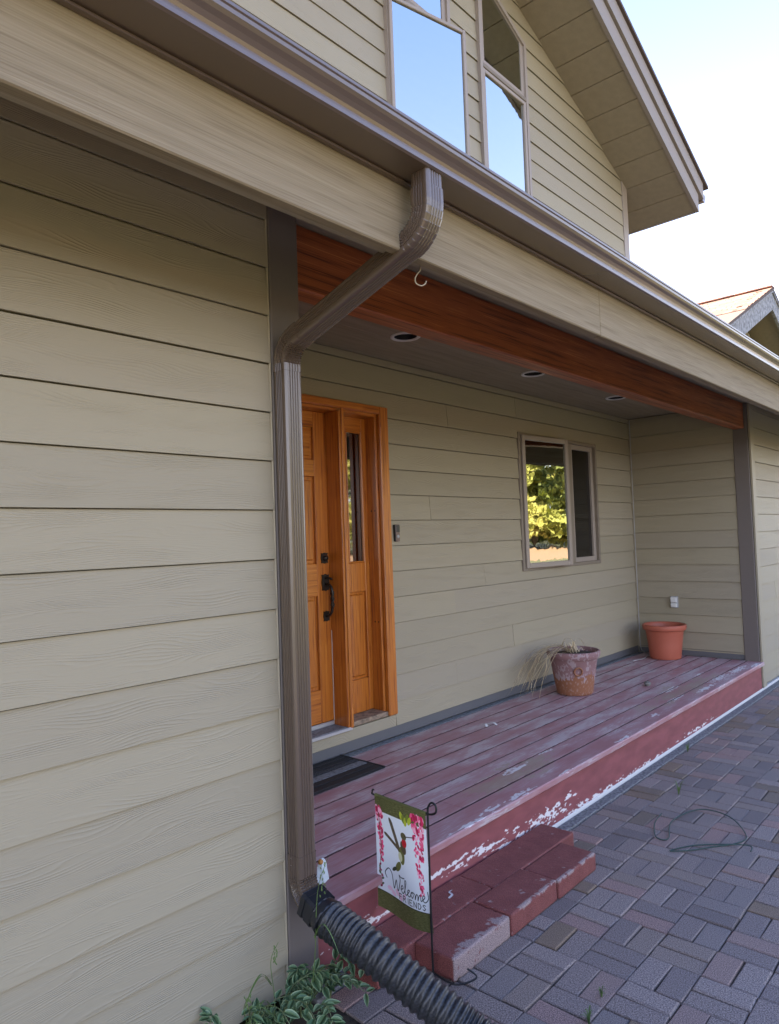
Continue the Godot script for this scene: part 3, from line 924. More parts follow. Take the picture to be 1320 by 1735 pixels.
	put(bell, "button", lathe([Vector2(0.0, 0.004), Vector2(0.011, 0.003), Vector2(0.013, 0.0)], 20), mats.grey_plastic, Transform3D(Basis(Vector3.RIGHT, PI / 2), Vector3(0, -0.026, 0.022)))
	put(bell, "mount", box_mesh(Vector3(-0.026, -0.060, -0.004), Vector3(-0.0225, 0.060, 0.020), 0.001), mats.black_plastic)

func frame_mesh(x0: float, y0: float, x1: float, y1: float, wd: float, z0: float, z1: float) -> ArrayMesh:
	var st := mb()
	cbox(st, Vector3(x0, y0, z0), Vector3(x0 + wd, y1, z1), 0.004)
	cbox(st, Vector3(x1 - wd, y0, z0), Vector3(x1, y1, z1), 0.004)
	cbox(st, Vector3(x0 + wd, y0, z0), Vector3(x1 - wd, y0 + wd, z1 - 0.001), 0.004)
	cbox(st, Vector3(x0 + wd, y1 - wd, z0), Vector3(x1 - wd, y1, z1 - 0.001), 0.004)
	return done(st)

func build_windows(house: Node3D) -> void:
	var V: Material = mats.window_vinyl
	var G: Material = mats.window_glass
	# porch window: left casement ajar, right one shut
	var n := holder(house, "porch_window", Vector3(0, 0, ZB))
	put(n, "frame", frame_mesh(5.497, 1.364, 7.061, 2.636, 0.034, -0.07, 0.024), mats.frame_brown)
	put(n, "mullion", box_mesh(Vector3(6.300, 1.398, -0.07), Vector3(6.520, 2.602, 0.010), 0.003), mats.frame_brown)
	put(n, "sash", frame_mesh(6.522, 1.392, 7.030, 2.606, 0.052, -0.055, -0.010), V)
	put(n, "pane", box_mesh(Vector3(6.570, 1.44, -0.040), Vector3(6.982, 2.558, -0.034), 0.001), mats.screened_glass)
	put(n, "backing", box_mesh(Vector3(5.531, 1.398, -0.085), Vector3(7.027, 2.602, -0.075), 0.001), mats.window_vinyl)
	var hinge := Transform3D(Basis(Vector3.UP, -deg_to_rad(6.5)), Vector3(5.542, 0, 0.004))
	put(n, "sash", frame_mesh(0.0, 1.388, 0.722, 2.612, 0.046, 0.0, 0.034), V, hinge)
	put(n, "pane", box_mesh(Vector3(0.044, 1.43, 0.012), Vector3(0.678, 2.57, 0.018), 0.001), G, hinge)
	# two gable windows with sloping heads
	for side in [1, -1]:
		var g := holder(house, "gable_window", Vector3(0, 0, ZB))
		var X := func(x: float) -> float: return 4.89 + side * x
		var xa := 0.215
		var xb := 1.025
		var head := func(x: float) -> float: return 6.456 + (xb - x) * 0.445
		var P := func(x: float, y: float, d: float) -> Vector3: return Vector3(x, y, d)
		var fr := func(a: float, b: float, y0: float, inset: float) -> PackedVector2Array:
			return PackedVector2Array([Vector2(X.call(a + inset), y0 + inset), Vector2(X.call(b - inset), y0 + inset), Vector2(X.call(b - inset), head.call(b - inset) - inset * 1.1), Vector2(X.call(a + inset), head.call(a + inset) - inset * 1.1)])
		# outer frame bars
		for bar in [[xa, xa + 0.04], [xb - 0.04, xb]]:
			put(g, "frame_bar", slab(PackedVector2Array([Vector2(X.call(bar[0]), 4.45), Vector2(X.call(bar[1]), 4.45), Vector2(X.call(bar[1]), head.call(bar[1])), Vector2(X.call(bar[0]), head.call(bar[0]))]), P, 0.0, 0.045), V)
		put(g, "frame_bar", slab(PackedVector2Array([Vector2(X.call(xa + 0.04), head.call(xa + 0.04) - 0.045), Vector2(X.call(xb - 0.04), head.call(xb - 0.04) - 0.045), Vector2(X.call(xb - 0.04), head.call(xb - 0.04)), Vector2(X.call(xa + 0.04), head.call(xa + 0.04))]), P, 0.0, 0.044), V)
		put(g, "frame_bar", box_mesh(Vector3(min(X.call(xa + 0.04), X.call(xb - 0.04)), 5.868, 0.0), Vector3(max(X.call(xa + 0.04), X.call(xb - 0.04)), 5.905, 0.046), 0.004), mats.frame_brown)
		# fixed upper light
		var inner: PackedVector2Array = fr.call(xa + 0.04, xb - 0.04, 5.905, 0.0)
		var light: PackedVector2Array = fr.call(xa + 0.04, xb - 0.04, 5.905, 0.05)
		for q in Geometry2D.clip_polygons(inner, rect(-1, -1, -0.5, -0.5)):
			var bars := [[0, 1], [1, 2], [2, 3], [3, 0]]
			for b in bars:
				put(g, "stop", slab(PackedVector2Array([inner[b[0]], inner[b[1]], light[b[1]], light[b[0]]]), P, 0.0, 0.026), V)
		put(g, "pane", slab(light, P, 0.016, 0.020), G)
		# lower casement
		var sx0: float = min(X.call(xa + 0.042), X.call(xb - 0.042))
		var sx1: float = max(X.call(xa + 0.042), X.call(xb - 0.042))
		if side == 1:
			put(g, "sash", frame_mesh(sx0, 4.5, sx1, 5.866, 0.036, 0.004, 0.040), V)
			put(g, "pane", box_mesh(Vector3(sx0 + 0.034, 4.53, 0.016), Vector3(sx1 - 0.034, 5.832, 0.022), 0.001), G)
		else:
			var hg := Transform3D(Basis(Vector3.UP, -deg_to_rad(13.5)), Vector3(sx0 - 0.03, 0, 0.034))
			put(g, "sash", frame_mesh(0, 4.5, 0.755, 5.80, 0.030, 0.0, 0.034), V, hg)
			put(g, "pane", box_mesh(Vector3(0.028, 4.53, 0.012), Vector3(0.727, 5.772, 0.018), 0.001), G, hg)
			put(g, "backing", box_mesh(Vector3(sx0, 4.5, 0.001), Vector3(sx1, 5.866, 0.006), 0.001), mats.window_vinyl)

# ---------------------------------------------------------------- rainwater goods
func build_gutter() -> void:
	var g := holder(self, "rain_gutter")
	tag(g, "long brown metal rain gutter along the eave above the porch", "gutter")
	# ogee front: lower lip, hollow, swelling, rolled top edge
	var o := PackedVector2Array([Vector2(0.683, 2.925), Vector2(0.683, 2.836), Vector2(0.803, 2.836), Vector2(0.8105, 2.8405), Vector2(0.8105, 2.8515), Vector2(0.8055, 2.8555), Vector2(0.8045, 2.864), Vector2(0.8085, 2.873), Vector2(0.8175, 2.883), Vector2(0.828, 2.8915), Vector2(0.8345, 2.900), Vector2(0.8355, 2.910), Vector2(0.8395, 2.913), Vector2(0.8395, 2.9215), Vector2(0.8265, 2.9225)])
	var p := PackedVector2Array(o)
	for k in range(o.size() - 1, -1, -1):   # inner skin 2 mm inside
		var q := o[k]
		p.append(Vector2(q.x + (0.002 if q.x < 0.7 else -0.002), q.y + (0.002 if q.y < 2.84 else 0.0)))
	var b := Basis(Vector3(0, 0, 1), Vector3(0, 1, 0), Vector3(1, 0, 0))
	var st := mb()
	for k in range(o.size() - 1):
		pass
	sweep(st, p, [Transform3D(b, Vector3(-3.3, 0, 0)), Transform3D(b, Vector3(13.1, 0, 0))], true, false)
	put(g, "trough", done(st), mats.gutter_metal)
	st = mb()
	var e := PackedVector2Array(o)
	sweep(st, e, [Transform3D(b, Vector3(13.1, 0, 0)), Transform3D(b, Vector3(13.104, 0, 0))])
	sweep(st, e, [Transform3D(b, Vector3(-3.304, 0, 0)), Transform3D(b, Vector3(-3.3, 0, 0))])
	put(g, "end_cap", done(st), mats.gutter_metal)
	st = mb()
	cbox(st, Vector3(-3.3, 2.826, 0.6815), Vector3(13.1, 2.834, 0.700), 0.002)
	put(g, "drip_edge", done(st), mats.gutter_metal)

# ribbed rectangular pipe section, x across (width), y front (+) to back (-)
func pipe_profile(hw: float, hd: float) -> PackedVector2Array:
	var p := PackedVector2Array()
	var rad := 0.011
	var sides := [[Vector2(-hw, hd), Vector2(hw, hd)], [Vector2(hw, hd), Vector2(hw, -hd)], [Vector2(hw, -hd), Vector2(-hw, -hd)], [Vector2(-hw, -hd), Vector2(-hw, hd)]]
	for s in sides:
		var a: Vector2 = s[0]
		var c: Vector2 = s[1]
		var t := (c - a).normalized()
		var nrm := Vector2(-t.y, t.x)
		var len := a.distance_to(c)
		var ribs := 4 if len > 0.07 else 3
		p.append(a + t * rad)
		var flat := 0.006
		var span := len - 2.0 * rad - 2.0 * flat
		for k in ribs:
			var u0: float = rad + flat + span * k / ribs
			var wd: float = span / ribs
			p.append(a + t * (u0 + wd * 0.18))
			p.append(a + t * (u0 + wd * 0.34) - nrm * 0.0032)
			p.append(a + t * (u0 + wd * 0.66) - nrm * 0.0032)
			p.append(a + t * (u0 + wd * 0.82))
		p.append(a + t * (len - rad))
		# rounded corner
		var nt := Vector2(t.y, -t.x)
		for j in [0.33, 0.67]:
			var an: float = j * PI / 2
			var cen := c - t * rad + nt * rad
			p.append(cen + (t * sin(an) - nt * cos(an)) * rad)
	return p

func pipe_frame(z: float, y: float, dz: float, dy: float) -> Transform3D:
	# travels along (dz, dy) in the plane x = 1.70; the section's y axis is the outer (front) side
	var t := Vector3(0, dy, dz).normalized()
	return Transform3D(Basis(Vector3.RIGHT, Vector3(0, t.z, -t.y), t), Vector3(1.699, y, z))

func arc_frames(z: float, y: float, a0: float, a1: float, r: float, n: int) -> Array:
	# heading a (radians from straight down towards +z), turning with radius r, starting at (z, y)
	var out: Array = []
	var step := (a1 - a0) / n
	var p := Vector2(z, y)
	for k in n + 1:
		var a := a0 + step * k
		out.append(pipe_frame(p.x, p.y, sin(a), -cos(a)))
		var am := a + step * 0.5
		p += Vector2(sin(am), -cos(am)) * r * abs(step)
	return out

func crimped(fr: Array, inner: float) -> Array:
	# rings of an elbow are pinched in on the inside of the bend (inner = +1 front, -1 back)
	var out: Array = []
	for i in fr.size():
		out.append(fr[i])
		if i < fr.size() - 1:
			for t in [0.80, 0.92]:
				var m: Transform3D = fr[i].interpolate_with(fr[i + 1], t)
				m.origin -= m.basis.y * inner * 0.0030
				m.basis = m.basis.scaled_local(Vector3(0.975, 0.905, 1.0))
				out.append(m)
	return out

func build_downspout() -> void:
	var d := holder(self, "downspout")
	tag(d, "ribbed brown metal downspout on the corner board with elbows at top and bottom", "downspout")
	var M: Material = mats.downspout_metal
	var pr := pipe_profile(0.0405, 0.0350)
	var pr2 := pipe_profile(0.0428, 0.0372)
	var piece := func(called: String, fr: Array, prof: PackedVector2Array) -> void:
		var st := mb()
		sweep(st, prof, fr, true, true)
		put(d, called, done(st), M)
	# outlet and upper elbow
	var a_s := -deg_to_rad(72.7)
	piece.call("outlet", [pipe_frame(0.765, 2.845, 0, -1), pipe_frame(0.765, 2.735, 0, -1)], pr)
	var up := arc_frames(0.765, 2.742, 0.0, a_s, 0.11, 8)
	piece.call("elbow", [pipe_frame(0.765, 2.79, 0, -1)] + crimped(up, -1.0), pr2)
	var e: Transform3D = up[-1]
	var dirz := sin(a_s)
	var diry := -cos(a_s)
	# lower elbow of the offset ends on the wall line
	var low := arc_frames(0.0, 0.0, a_s, 0.0, 0.098, 9)
	var le: Transform3D = low[-1]
	var z_need := 0.063 - le.origin.z          # where the lower bend has to start in z
	var run := (z_need - e.origin.z) / dirz
	var start := Vector2(e.origin.z + dirz * run, e.origin.y + diry * run)
	piece.call("offset_pipe", [pipe_frame(e.origin.z - dirz * 0.02, e.origin.y - diry * 0.02, dirz, diry), pipe_frame(start.x + dirz * 0.02, start.y + diry * 0.02, dirz, diry)], pr)
	low = arc_frames(start.x, start.y, a_s, 0.0, 0.098, 9)
	le = low[-1]
	piece.call("elbow", [pipe_frame(start.x - dirz * 0.035, start.y - diry * 0.035, dirz, diry)] + crimped(low, 1.0) + [pipe_frame(0.063, le.origin.y - 0.028, 0, -1)], pr2)
	piece.call("pipe", [pipe_frame(0.063, le.origin.y - 0.01, 0, -1), pipe_frame(0.063, 0.485, 0, -1)], pr)
	var foot := arc_frames(0.063, 0.482, 0.0, deg_to_rad(68.0), 0.095, 8)
	piece.call("elbow", [pipe_frame(0.063, 0.560, 0, -1)] + crimped(foot, 1.0), pr2)
	for y in [0.548, 0.522]:
		put(d, "rivet", lathe([Vector2(0, 0.003), Vector2(0.003, 0.002), Vector2(0.0042, 0)], 10), mats.aluminium, Transform3D(Basis(Vector3.BACK, PI / 2), Vector3(1.699 - 0.0400, y, 0.052)))
	# hose
	var f: Transform3D = foot[-1]
	var h := holder(self, "drain_hose")
	tag(h, "black corrugated drain hose leading from the downspout foot across the paving", "hose")
	var t := f.basis.z
	var c := f.origin
	var st := mb()
	var sq := func(hw: float, hd: float) -> PackedVector2Array:
		return PackedVector2Array([Vector2(-hw + 0.01, hd), Vector2(hw - 0.01, hd), Vector2(hw, hd - 0.01), Vector2(hw, -hd + 0.01), Vector2(hw - 0.01, -hd), Vector2(-hw + 0.01, -hd), Vector2(-hw, -hd + 0.01), Vector2(-hw, hd - 0.01)])
	var at := func(k: float) -> Transform3D: return Transform3D(f.basis, c + t * k)
	sweep(st, sq.call(0.053, 0.047), [at.call(-0.022), at.call(0.0)])
	sweep(st, sq.call(0.050, 0.044), [at.call(0.0), at.call(0.012)])
	sweep(st, sq.call(0.053, 0.047), [at.call(0.012), at.call(0.045)])
	put(h, "adapter", done(st), mats.black_plastic)
	st = mb(false)
	var cone: Array = []
	for k in 5:
		var s: float = lerp(0.056, 0.066, k / 4.0)
		var q: Transform3D = at.call(0.043 + 0.010 * k)
		q.basis = q.basis.scaled_local(Vector3(s, s, 1))
		cone.append(q)
	sweep(st, ring(1.0, 28), cone)
	put(h, "collar", done(st), mats.black_plastic)
	var p0 := c + t * 0.080
	var path := smooth_path([p0, Vector3(1.722, 0.317, 0.342), Vector3(1.745, 0.267, 0.458), Vector3(1.772, 0.215, 0.564), Vector3(1.800, 0.164, 0.663), Vector3(1.822, 0.124, 0.733), Vector3(1.848, 0.095, 0.836), Vector3(1.898, 0.071, 0.976), Vector3(2.02, 0.070, 1.5), Vector3(2.1, 0.070, 2.2)], 60)
	# resample evenly, then ridge
	var even: Array = [path[0]]
	var acc := 0.0
	for i in range(1, path.size()):
		var pa: Vector3 = path[i - 1]
		var pb: Vector3 = path[i]
		var l := pa.distance_to(pb)
		acc += l
		if acc >= 0.0023:
			even.append(pb)
			acc = 0.0
	var fr := frames_along(even)
	for i in fr.size():
		var ph := fmod(i * 0.0023 / 0.0170, 1.0)
		var rr: float = 0.0575 + 0.0085 * clamp(2.2 * (0.5 - absf(ph - 0.5)) * 1.6 - 0.35, 0.0, 1.0)
		fr[i].basis = fr[i].basis.scaled_local(Vector3(rr, rr, 1))
	st = mb(false)
	sweep(st, ring(1.0, 30), fr, true, true, 3.0)
	put(h, "corrugated_pipe", done(st), mats.dusty_plastic)

# ---------------------------------------------------------------- porch deck, steps and what stands on them
func build_deck() -> void:
	var d := holder(self, "porch_deck")
	tag(d, "worn maroon painted porch deck of long boards with peeling front edge", "deck")
	var uvf := func(q: Vector3) -> Vector2: return deck_uv(q)
	var zs := DECK_Z
	var cuts := [[4.9], [3.72], [6.3], [4.29], [3.1, 6.9], [5.1], [2.95, 6.0], []]
	rng.seed = 33
	for k in 8:
		var xs: Array = [XL + 0.002] + cuts[k] + [XR - 0.001]
		for c in xs.size() - 1:
			var lift := rng.randf_range(-0.0015, 0.0015)
			put(d, "deck_board", box_mesh(Vector3(xs[c] + 0.001, DECK - 0.038 + lift, zs[k] + 0.0040), Vector3(xs[c + 1] - 0.001, DECK + lift, zs[k + 1] - (0.0040 if k < 7 else 0.0)), 0.0025 if k < 7 else 0.006, Vector2.ZERO, uvf), mats.deck_paint)
	put(d, "wall_strip", box_mesh(Vector3(3.205, DECK - 0.035, -1.292), Vector3(XR - 0.024, DECK + 0.002, -1.229), 0.004), mats.grey_board)
	put(d, "wall_strip", box_mesh(Vector3(XL, DECK - 0.035, -1.292), Vector3(3.202, DECK - 0.004, -1.229), 0.004), mats.grey_board)
	put(d, "skirt_board", box_mesh(Vector3(XL + 0.002, 0.026, -0.03), Vector3(XR - 0.03, DECK - 0.040, 0.004), 0.002, Vector2.ZERO, func(q: Vector3) -> Vector2: return Vector2((q.x - 1.8) / 6.2, 1.0 - q.y / 0.27)), mats.skirt_paint)
	put(d, "joist_frame", box_mesh(Vector3(XL + 0.01, 0.0, -1.29), Vector3(XR - 0.03, DECK - 0.042, -0.032), 0.002), mats.framing_timber)
	var f := put(self, "foundation", box_mesh(Vector3(1.812, -0.05, -0.06), Vector3(13.0, 0.0255, 0.0075), 0.003), mats.limewash)
	struct(f, "narrow whitewashed foundation ledge along the foot of the house", "foundation")
	f = put(self, "edge_strip", box_mesh(Vector3(1.74, -0.06, 0.0085), Vector3(13.0, 0.006, 0.0745), 0.004), mats.mortar)
	struct(f, "grey concrete strip between house and brick paving", "edging")

# concrete block with softened, uneven edges; paint lies on it as vertex colour, flaked off where bare() says so
func block_mesh(a: Vector3, b: Vector3, seed_: int, bare: Callable) -> ArrayMesh:
	var n := noise(seed_, 1.0, 3)
	var r := 0.008
	var st := mb(false)
	var lines: Array = []
	for ax in 3:
		var l: Array = [a[ax], a[ax] + r * 0.3, a[ax] + r]
		var cnt := int((b[ax] - a[ax] - 2 * r) / 0.006)
		for k in range(1, cnt):
			l.append(lerpf(a[ax] + r, b[ax] - r, float(k) / cnt))
		l.append_array([b[ax] - r, b[ax] - r * 0.3, b[ax]])
		lines.append(l)
	var paint := Color(0.360, 0.108, 0.090)
	var raw := Color(0.520, 0.380, 0.345)
	var V := func(p: Vector3) -> void:
		var inner := p.clamp(a + Vector3.ONE * r, b - Vector3.ONE * r)
		var d := (p - inner).normalized()
		var chip: float = maxf(0.0, n.get_noise_3dv(p * 26.0) - 0.32) * (0.03 if absf(d.x) + absf(d.y) + absf(d.z) > 1.2 else 0.004)
		var q := inner + d * (r + 0.0012 * n.get_noise_3dv(p * 40.0) - chip)
		st.set_color(raw if bare.call(p, n) or chip > 0.0035 else paint.lerp(Color(0.300, 0.082, 0.070), clampf(0.5 + n.get_noise_3dv(p * 9.0), 0.0, 1.0)))
		st.add_vertex(q)
	for ax in 3:
		var u := (ax + 1) % 3
		var v := (ax + 2) % 3
		for s in [a[ax], b[ax]]:
			for i in lines[u].size() - 1:
				for j in lines[v].size() - 1:
					var c: Array = []
					for k in [[0, 0], [1, 0], [1, 1], [0, 1]]:
						var p := Vector3.ZERO
						p[ax] = s; p[u] = lines[u][i + k[0]]; p[v] = lines[v][j + k[1]]
						c.append(p)
					for k in ([0, 2, 1, 0, 3, 2] if s == b[ax] else [0, 1, 2, 0, 2, 3]):
						V.call(c[k])
	return done(st)

func build_steps() -> void:
	var H := 0.090
	var spec := [
		[2.148, 2.540, 0.205, 0.402, 0.0, "red painted concrete block with its front face flaked bare, beside the flag pole"],
		[2.546, 2.932, 0.212, 0.406, 0.004, "middle red painted concrete block of the front step row, chipped along its top edge"],
		[2.940, 3.316, 0.220, 0.412, -0.002, "red painted concrete block at the far end of the front step row"],
		[1.930, 2.695, 0.012, 0.204, 0.002, "long red concrete slab against the deck skirt, behind the garden flag"],
		[2.698, 3.462, 0.016, 0.216, 0.001, "long red concrete slab against the deck skirt, end sticking out past the front row"]]
	for k in spec.size():
		var s: Array = spec[k]
		var hi := Vector3(s[1], H + s[4], s[3])
		var kind := k
		var bare := func(p: Vector3, n: FastNoiseLite) -> bool:
			var w: float = n.get_noise_3dv(p * 14.0) + 0.5 * n.get_noise_3dv(p * 60.0)
			var up: float = hi.y - p.y
			var back: float = hi.z - p.z
			match kind:
				0: return (back < 0.004 and w > -0.55) or (up < 0.004 and back < 0.030 + 0.05 * w)
				1: return (back < 0.02 and up < 0.004 + 0.020 * w and p.x > 2.60) or (up < 0.004 and w > 0.62)
				2: return (back < 0.02 and up < 0.004 + 0.022 * w) or (up < 0.004 and w > 0.70)
			return up < 0.004 and w > 0.72
		var b := put(self, "step_block", block_mesh(Vector3(s[0], 0.0015, s[2]), hi, 50 + k, bare), mats.block_paint)
		tag(b, s[5], "block", "red concrete step blocks")

func build_flag() -> void:
	var f := holder(self, "garden_flag")
	tag(f, "small garden flag with hummingbird, pink blossoms and welcome lettering on a black stake", "flag")
	var B: Material = mats.black_metal
	var px := 2.122
	var pz := 0.318
	put(f, "stake", tube_mesh([Vector3(px, -0.02, pz), Vector3(px, 0.2, pz), Vector3(px + 0.002, 0.45, pz), Vector3(px + 0.003, 0.625, pz), Vector3(px + 0.004, 0.655, pz + 0.004), Vector3(px + 0.004, 0.672, pz + 0.020), Vector3(px + 0.004, 0.665, pz + 0.040), Vector3(px + 0.004, 0.640, pz + 0.040), Vector3(px + 0.004, 0.626, pz + 0.015), Vector3(px + 0.006, 0.624, pz - 0.02)], 0.0042, 8, 6), B)
	put(f, "arm", tube_mesh([Vector3(px + 0.006, 0.624, pz - 0.02), Vector3(px + 0.02, 0.622, 0.15), Vector3(px + 0.034, 0.622, 0.0), Vector3(px + 0.036, 0.630, -0.012), Vector3(px + 0.036, 0.640, -0.010), Vector3(px + 0.036, 0.642, -0.002)], 0.0036, 8, 6), B)
	put(f, "foot_prong", tube_mesh([Vector3(px, 0.02, pz), Vector3(px + 0.01, 0.012, pz + 0.10), Vector3(px + 0.07, 0.03, pz + 0.155), Vector3(px + 0.06, 0.055, pz + 0.12)], 0.0036, 8, 6), B)
	# cloth: a gently curling sheet with a sleeve round the arm
	var st := mb(false)
	var W := 14
	var H := 22
	var P := func(u: float, v: float) -> Vector3:
		var z: float = lerp(0.006, 0.308, u) + 0.012 * v * sin(u * 2.0)
		var x: float = px + 0.036 - 0.030 * u - 0.006 + 0.012 * v * sin(u * 5.5 + 0.5) + 0.020 * v * v * (u - 0.3)
		var y: float = 0.628 - 0.462 * v - 0.012 * v * sin(u * PI)
		return Vector3(x, y, z)
	for i in W:
		for j in H:
			var u0 := float(i) / W
			var u1 := float(i + 1) / W
			var v0 := float(j) / H
			var v1 := float(j + 1) / H
			quad(st, P.call(u0, v0), P.call(u1, v0), P.call(u1, v1), P.call(u0, v1), Vector2(u0, v0), Vector2(u1, v0), Vector2(u1, v1), Vector2(u0, v1))
	put(f, "banner", done(st), mats.flag_cloth)
	st = mb(false)
	var sl: Array = []
	for i in 11:
		var q: Vector3 = P.call(i / 10.0, 0.0)
		sl.append(q + Vector3(0.006, -0.006, 0))
	sweep(st, ring(0.0075, 10), frames_along(sl))
	put(f, "sleeve", done(st), mats.olive_cloth)

func blade_mesh(pts: Array, w: float) -> ArrayMesh:
	var st := mb(false)
	var path := smooth_path(pts, 4)
	var n := path.size() - 1
	for i in n:
		var a: Vector3 = path[i]
		var b: Vector3 = path[i + 1]
		var t := (b - a).normalized()
		var s := t.cross(Vector3.UP)
		s = s.normalized() if s.length() > 0.05 else Vector3.RIGHT
		var nr := s.cross(t).normalized()
		var wa: float = w * (1.0 - 0.85 * pow(float(i) / n, 2.0))
		var wb: float = w * (1.0 - 0.85 * pow(float(i + 1) / n, 2.0))
		var ca := a - nr * wa * 0.3
		var cb := b - nr * wb * 0.3
		quad(st, a - s * wa, ca, cb, b - s * wb)
		quad(st, ca, a + s * wa, b + s * wb, cb)
	return done(st)

func build_pots() -> void:
	var p := holder(self, "clay_pot", Vector3(5.655, DECK + 0.002, -0.905))
	tag(p, "weathered terracotta pot with white bloom holding a withered grassy plant", "flower pot")
	put(p, "pot", lathe([Vector2(0.0, 0.0), Vector2(0.148, 0.0), Vector2(0.154, 0.006), Vector2(0.158, 0.03), Vector2(0.185, 0.19), Vector2(0.203, 0.300), Vector2(0.207, 0.304), Vector2(0.216, 0.312), Vector2(0.226, 0.330), Vector2(0.231, 0.352), Vector2(0.230, 0.368), Vector2(0.222, 0.374), Vector2(0.208, 0.372), Vector2(0.200, 0.345), Vector2(0.196, 0.33)], 48), mats.weathered_clay)
	var soil_prof := [Vector2(0.198, 0.335), Vector2(0.15, 0.345), Vector2(0.07, 0.352), Vector2(0.0, 0.35)]
	put(p, "soil", lathe(soil_prof, 32), mats.pot_soil)
	# moulded ring on the side facing the yard
	var view := Vector3(-0.78, 0, 0.62)
	var rg: Array = []
	var tang := Vector3(0.62, 0, 0.78)
	for k in 21:
		var t := TAU * k / 20
		rg.append(view * (0.196 + 0.010 * sin(t)) + tang * 0.034 * cos(t) + Vector3(0, 0.215 + 0.034 * sin(t), 0))
	put(p, "moulded_ring", tube_mesh(rg, 0.008, 8, 2), mats.weathered_clay)
	rng.seed = 77
	for k in 46:
		var a := rng.randf_range(-0.35, 0.30) + PI - 0.36
		if k % 4 == 0: a = rng.randf() * TAU
		if k > 38: a = 0.5 + rng.randf_range(-0.5, 0.5)
		var d := Vector3(cos(a), 0, -sin(a))
		var r := rng.randf_range(0.28, 0.56) if k % 4 != 0 else rng.randf_range(0.05, 0.16)
		var b := Vector3(rng.randf_range(-0.05, 0.05), 0.345, rng.randf_range(-0.05, 0.05))
		var h := rng.randf_range(0.03, 0.10)
		var drop := rng.randf_range(0.08, 0.36) if k % 4 != 0 else rng.randf_range(-0.06, 0.02)
		var pts := [b, b + d * r * 0.35 + Vector3(0, h, 0), b + d * r * 0.75 + Vector3(0, h * 0.5, 0), b + d * r * 1.05 + Vector3(rng.randf_range(-0.03, 0.03), h * 0.2 - drop * 0.6, rng.randf_range(-0.03, 0.03)), b + d * r * 1.22 + Vector3(0, -min(drop, 0.335), 0)]
		put(p, "dry_blade", blade_mesh(pts, rng.randf_range(0.003, 0.0055)), mats.straw)
	p = holder(self, "orange_pot", Vector3(7.700, DECK + 0.002, -0.885))
	tag(p, "empty smooth orange plastic flower pot in the far corner of the porch", "flower pot")
	put(p, "pot", lathe([Vector2(0.0, 0.0), Vector2(0.150, 0.0), Vector2(0.158, 0.004), Vector2(0.159, 0.014), Vector2(0.162, 0.02), Vector2(0.176, 0.15), Vector2(0.196, 0.300), Vector2(0.200, 0.308), Vector2(0.219, 0.312), Vector2(0.224, 0.318), Vector2(0.228, 0.352), Vector2(0.224, 0.366), Vector2(0.214, 0.370), Vector2(0.204, 0.362), Vector2(0.196, 0.34), Vector2(0.186, 0.24), Vector2(0.176, 0.16)], 56), mats.orange_plastic)
	put(p, "soil", lathe([Vector2(0.178, 0.165), Vector2(0.0, 0.170)], 32), mats.pot_soil)

func rock_mesh(r: Vector3, seed_: int, rough := 0.25, n := 8) -> ArrayMesh:
	var nz := noise(seed_, 1.4, 2)
	var st := mb()
	var P := func(i: int, j: int) -> Vector3:
		var th := PI * j / n
		var ph := TAU * (i % (n * 2)) / (n * 2.0)
		var d := Vector3(sin(th) * cos(ph), cos(th), sin(th) * sin(ph))
		return d * r * (1.0 + rough * nz.get_noise_3dv(d * 1.2))
	for i in n * 2:
		for j in n:
			quad(st, P.call(i, j), P.call(i + 1, j), P.call(i + 1, j + 1), P.call(i, j + 1))
	return done(st)

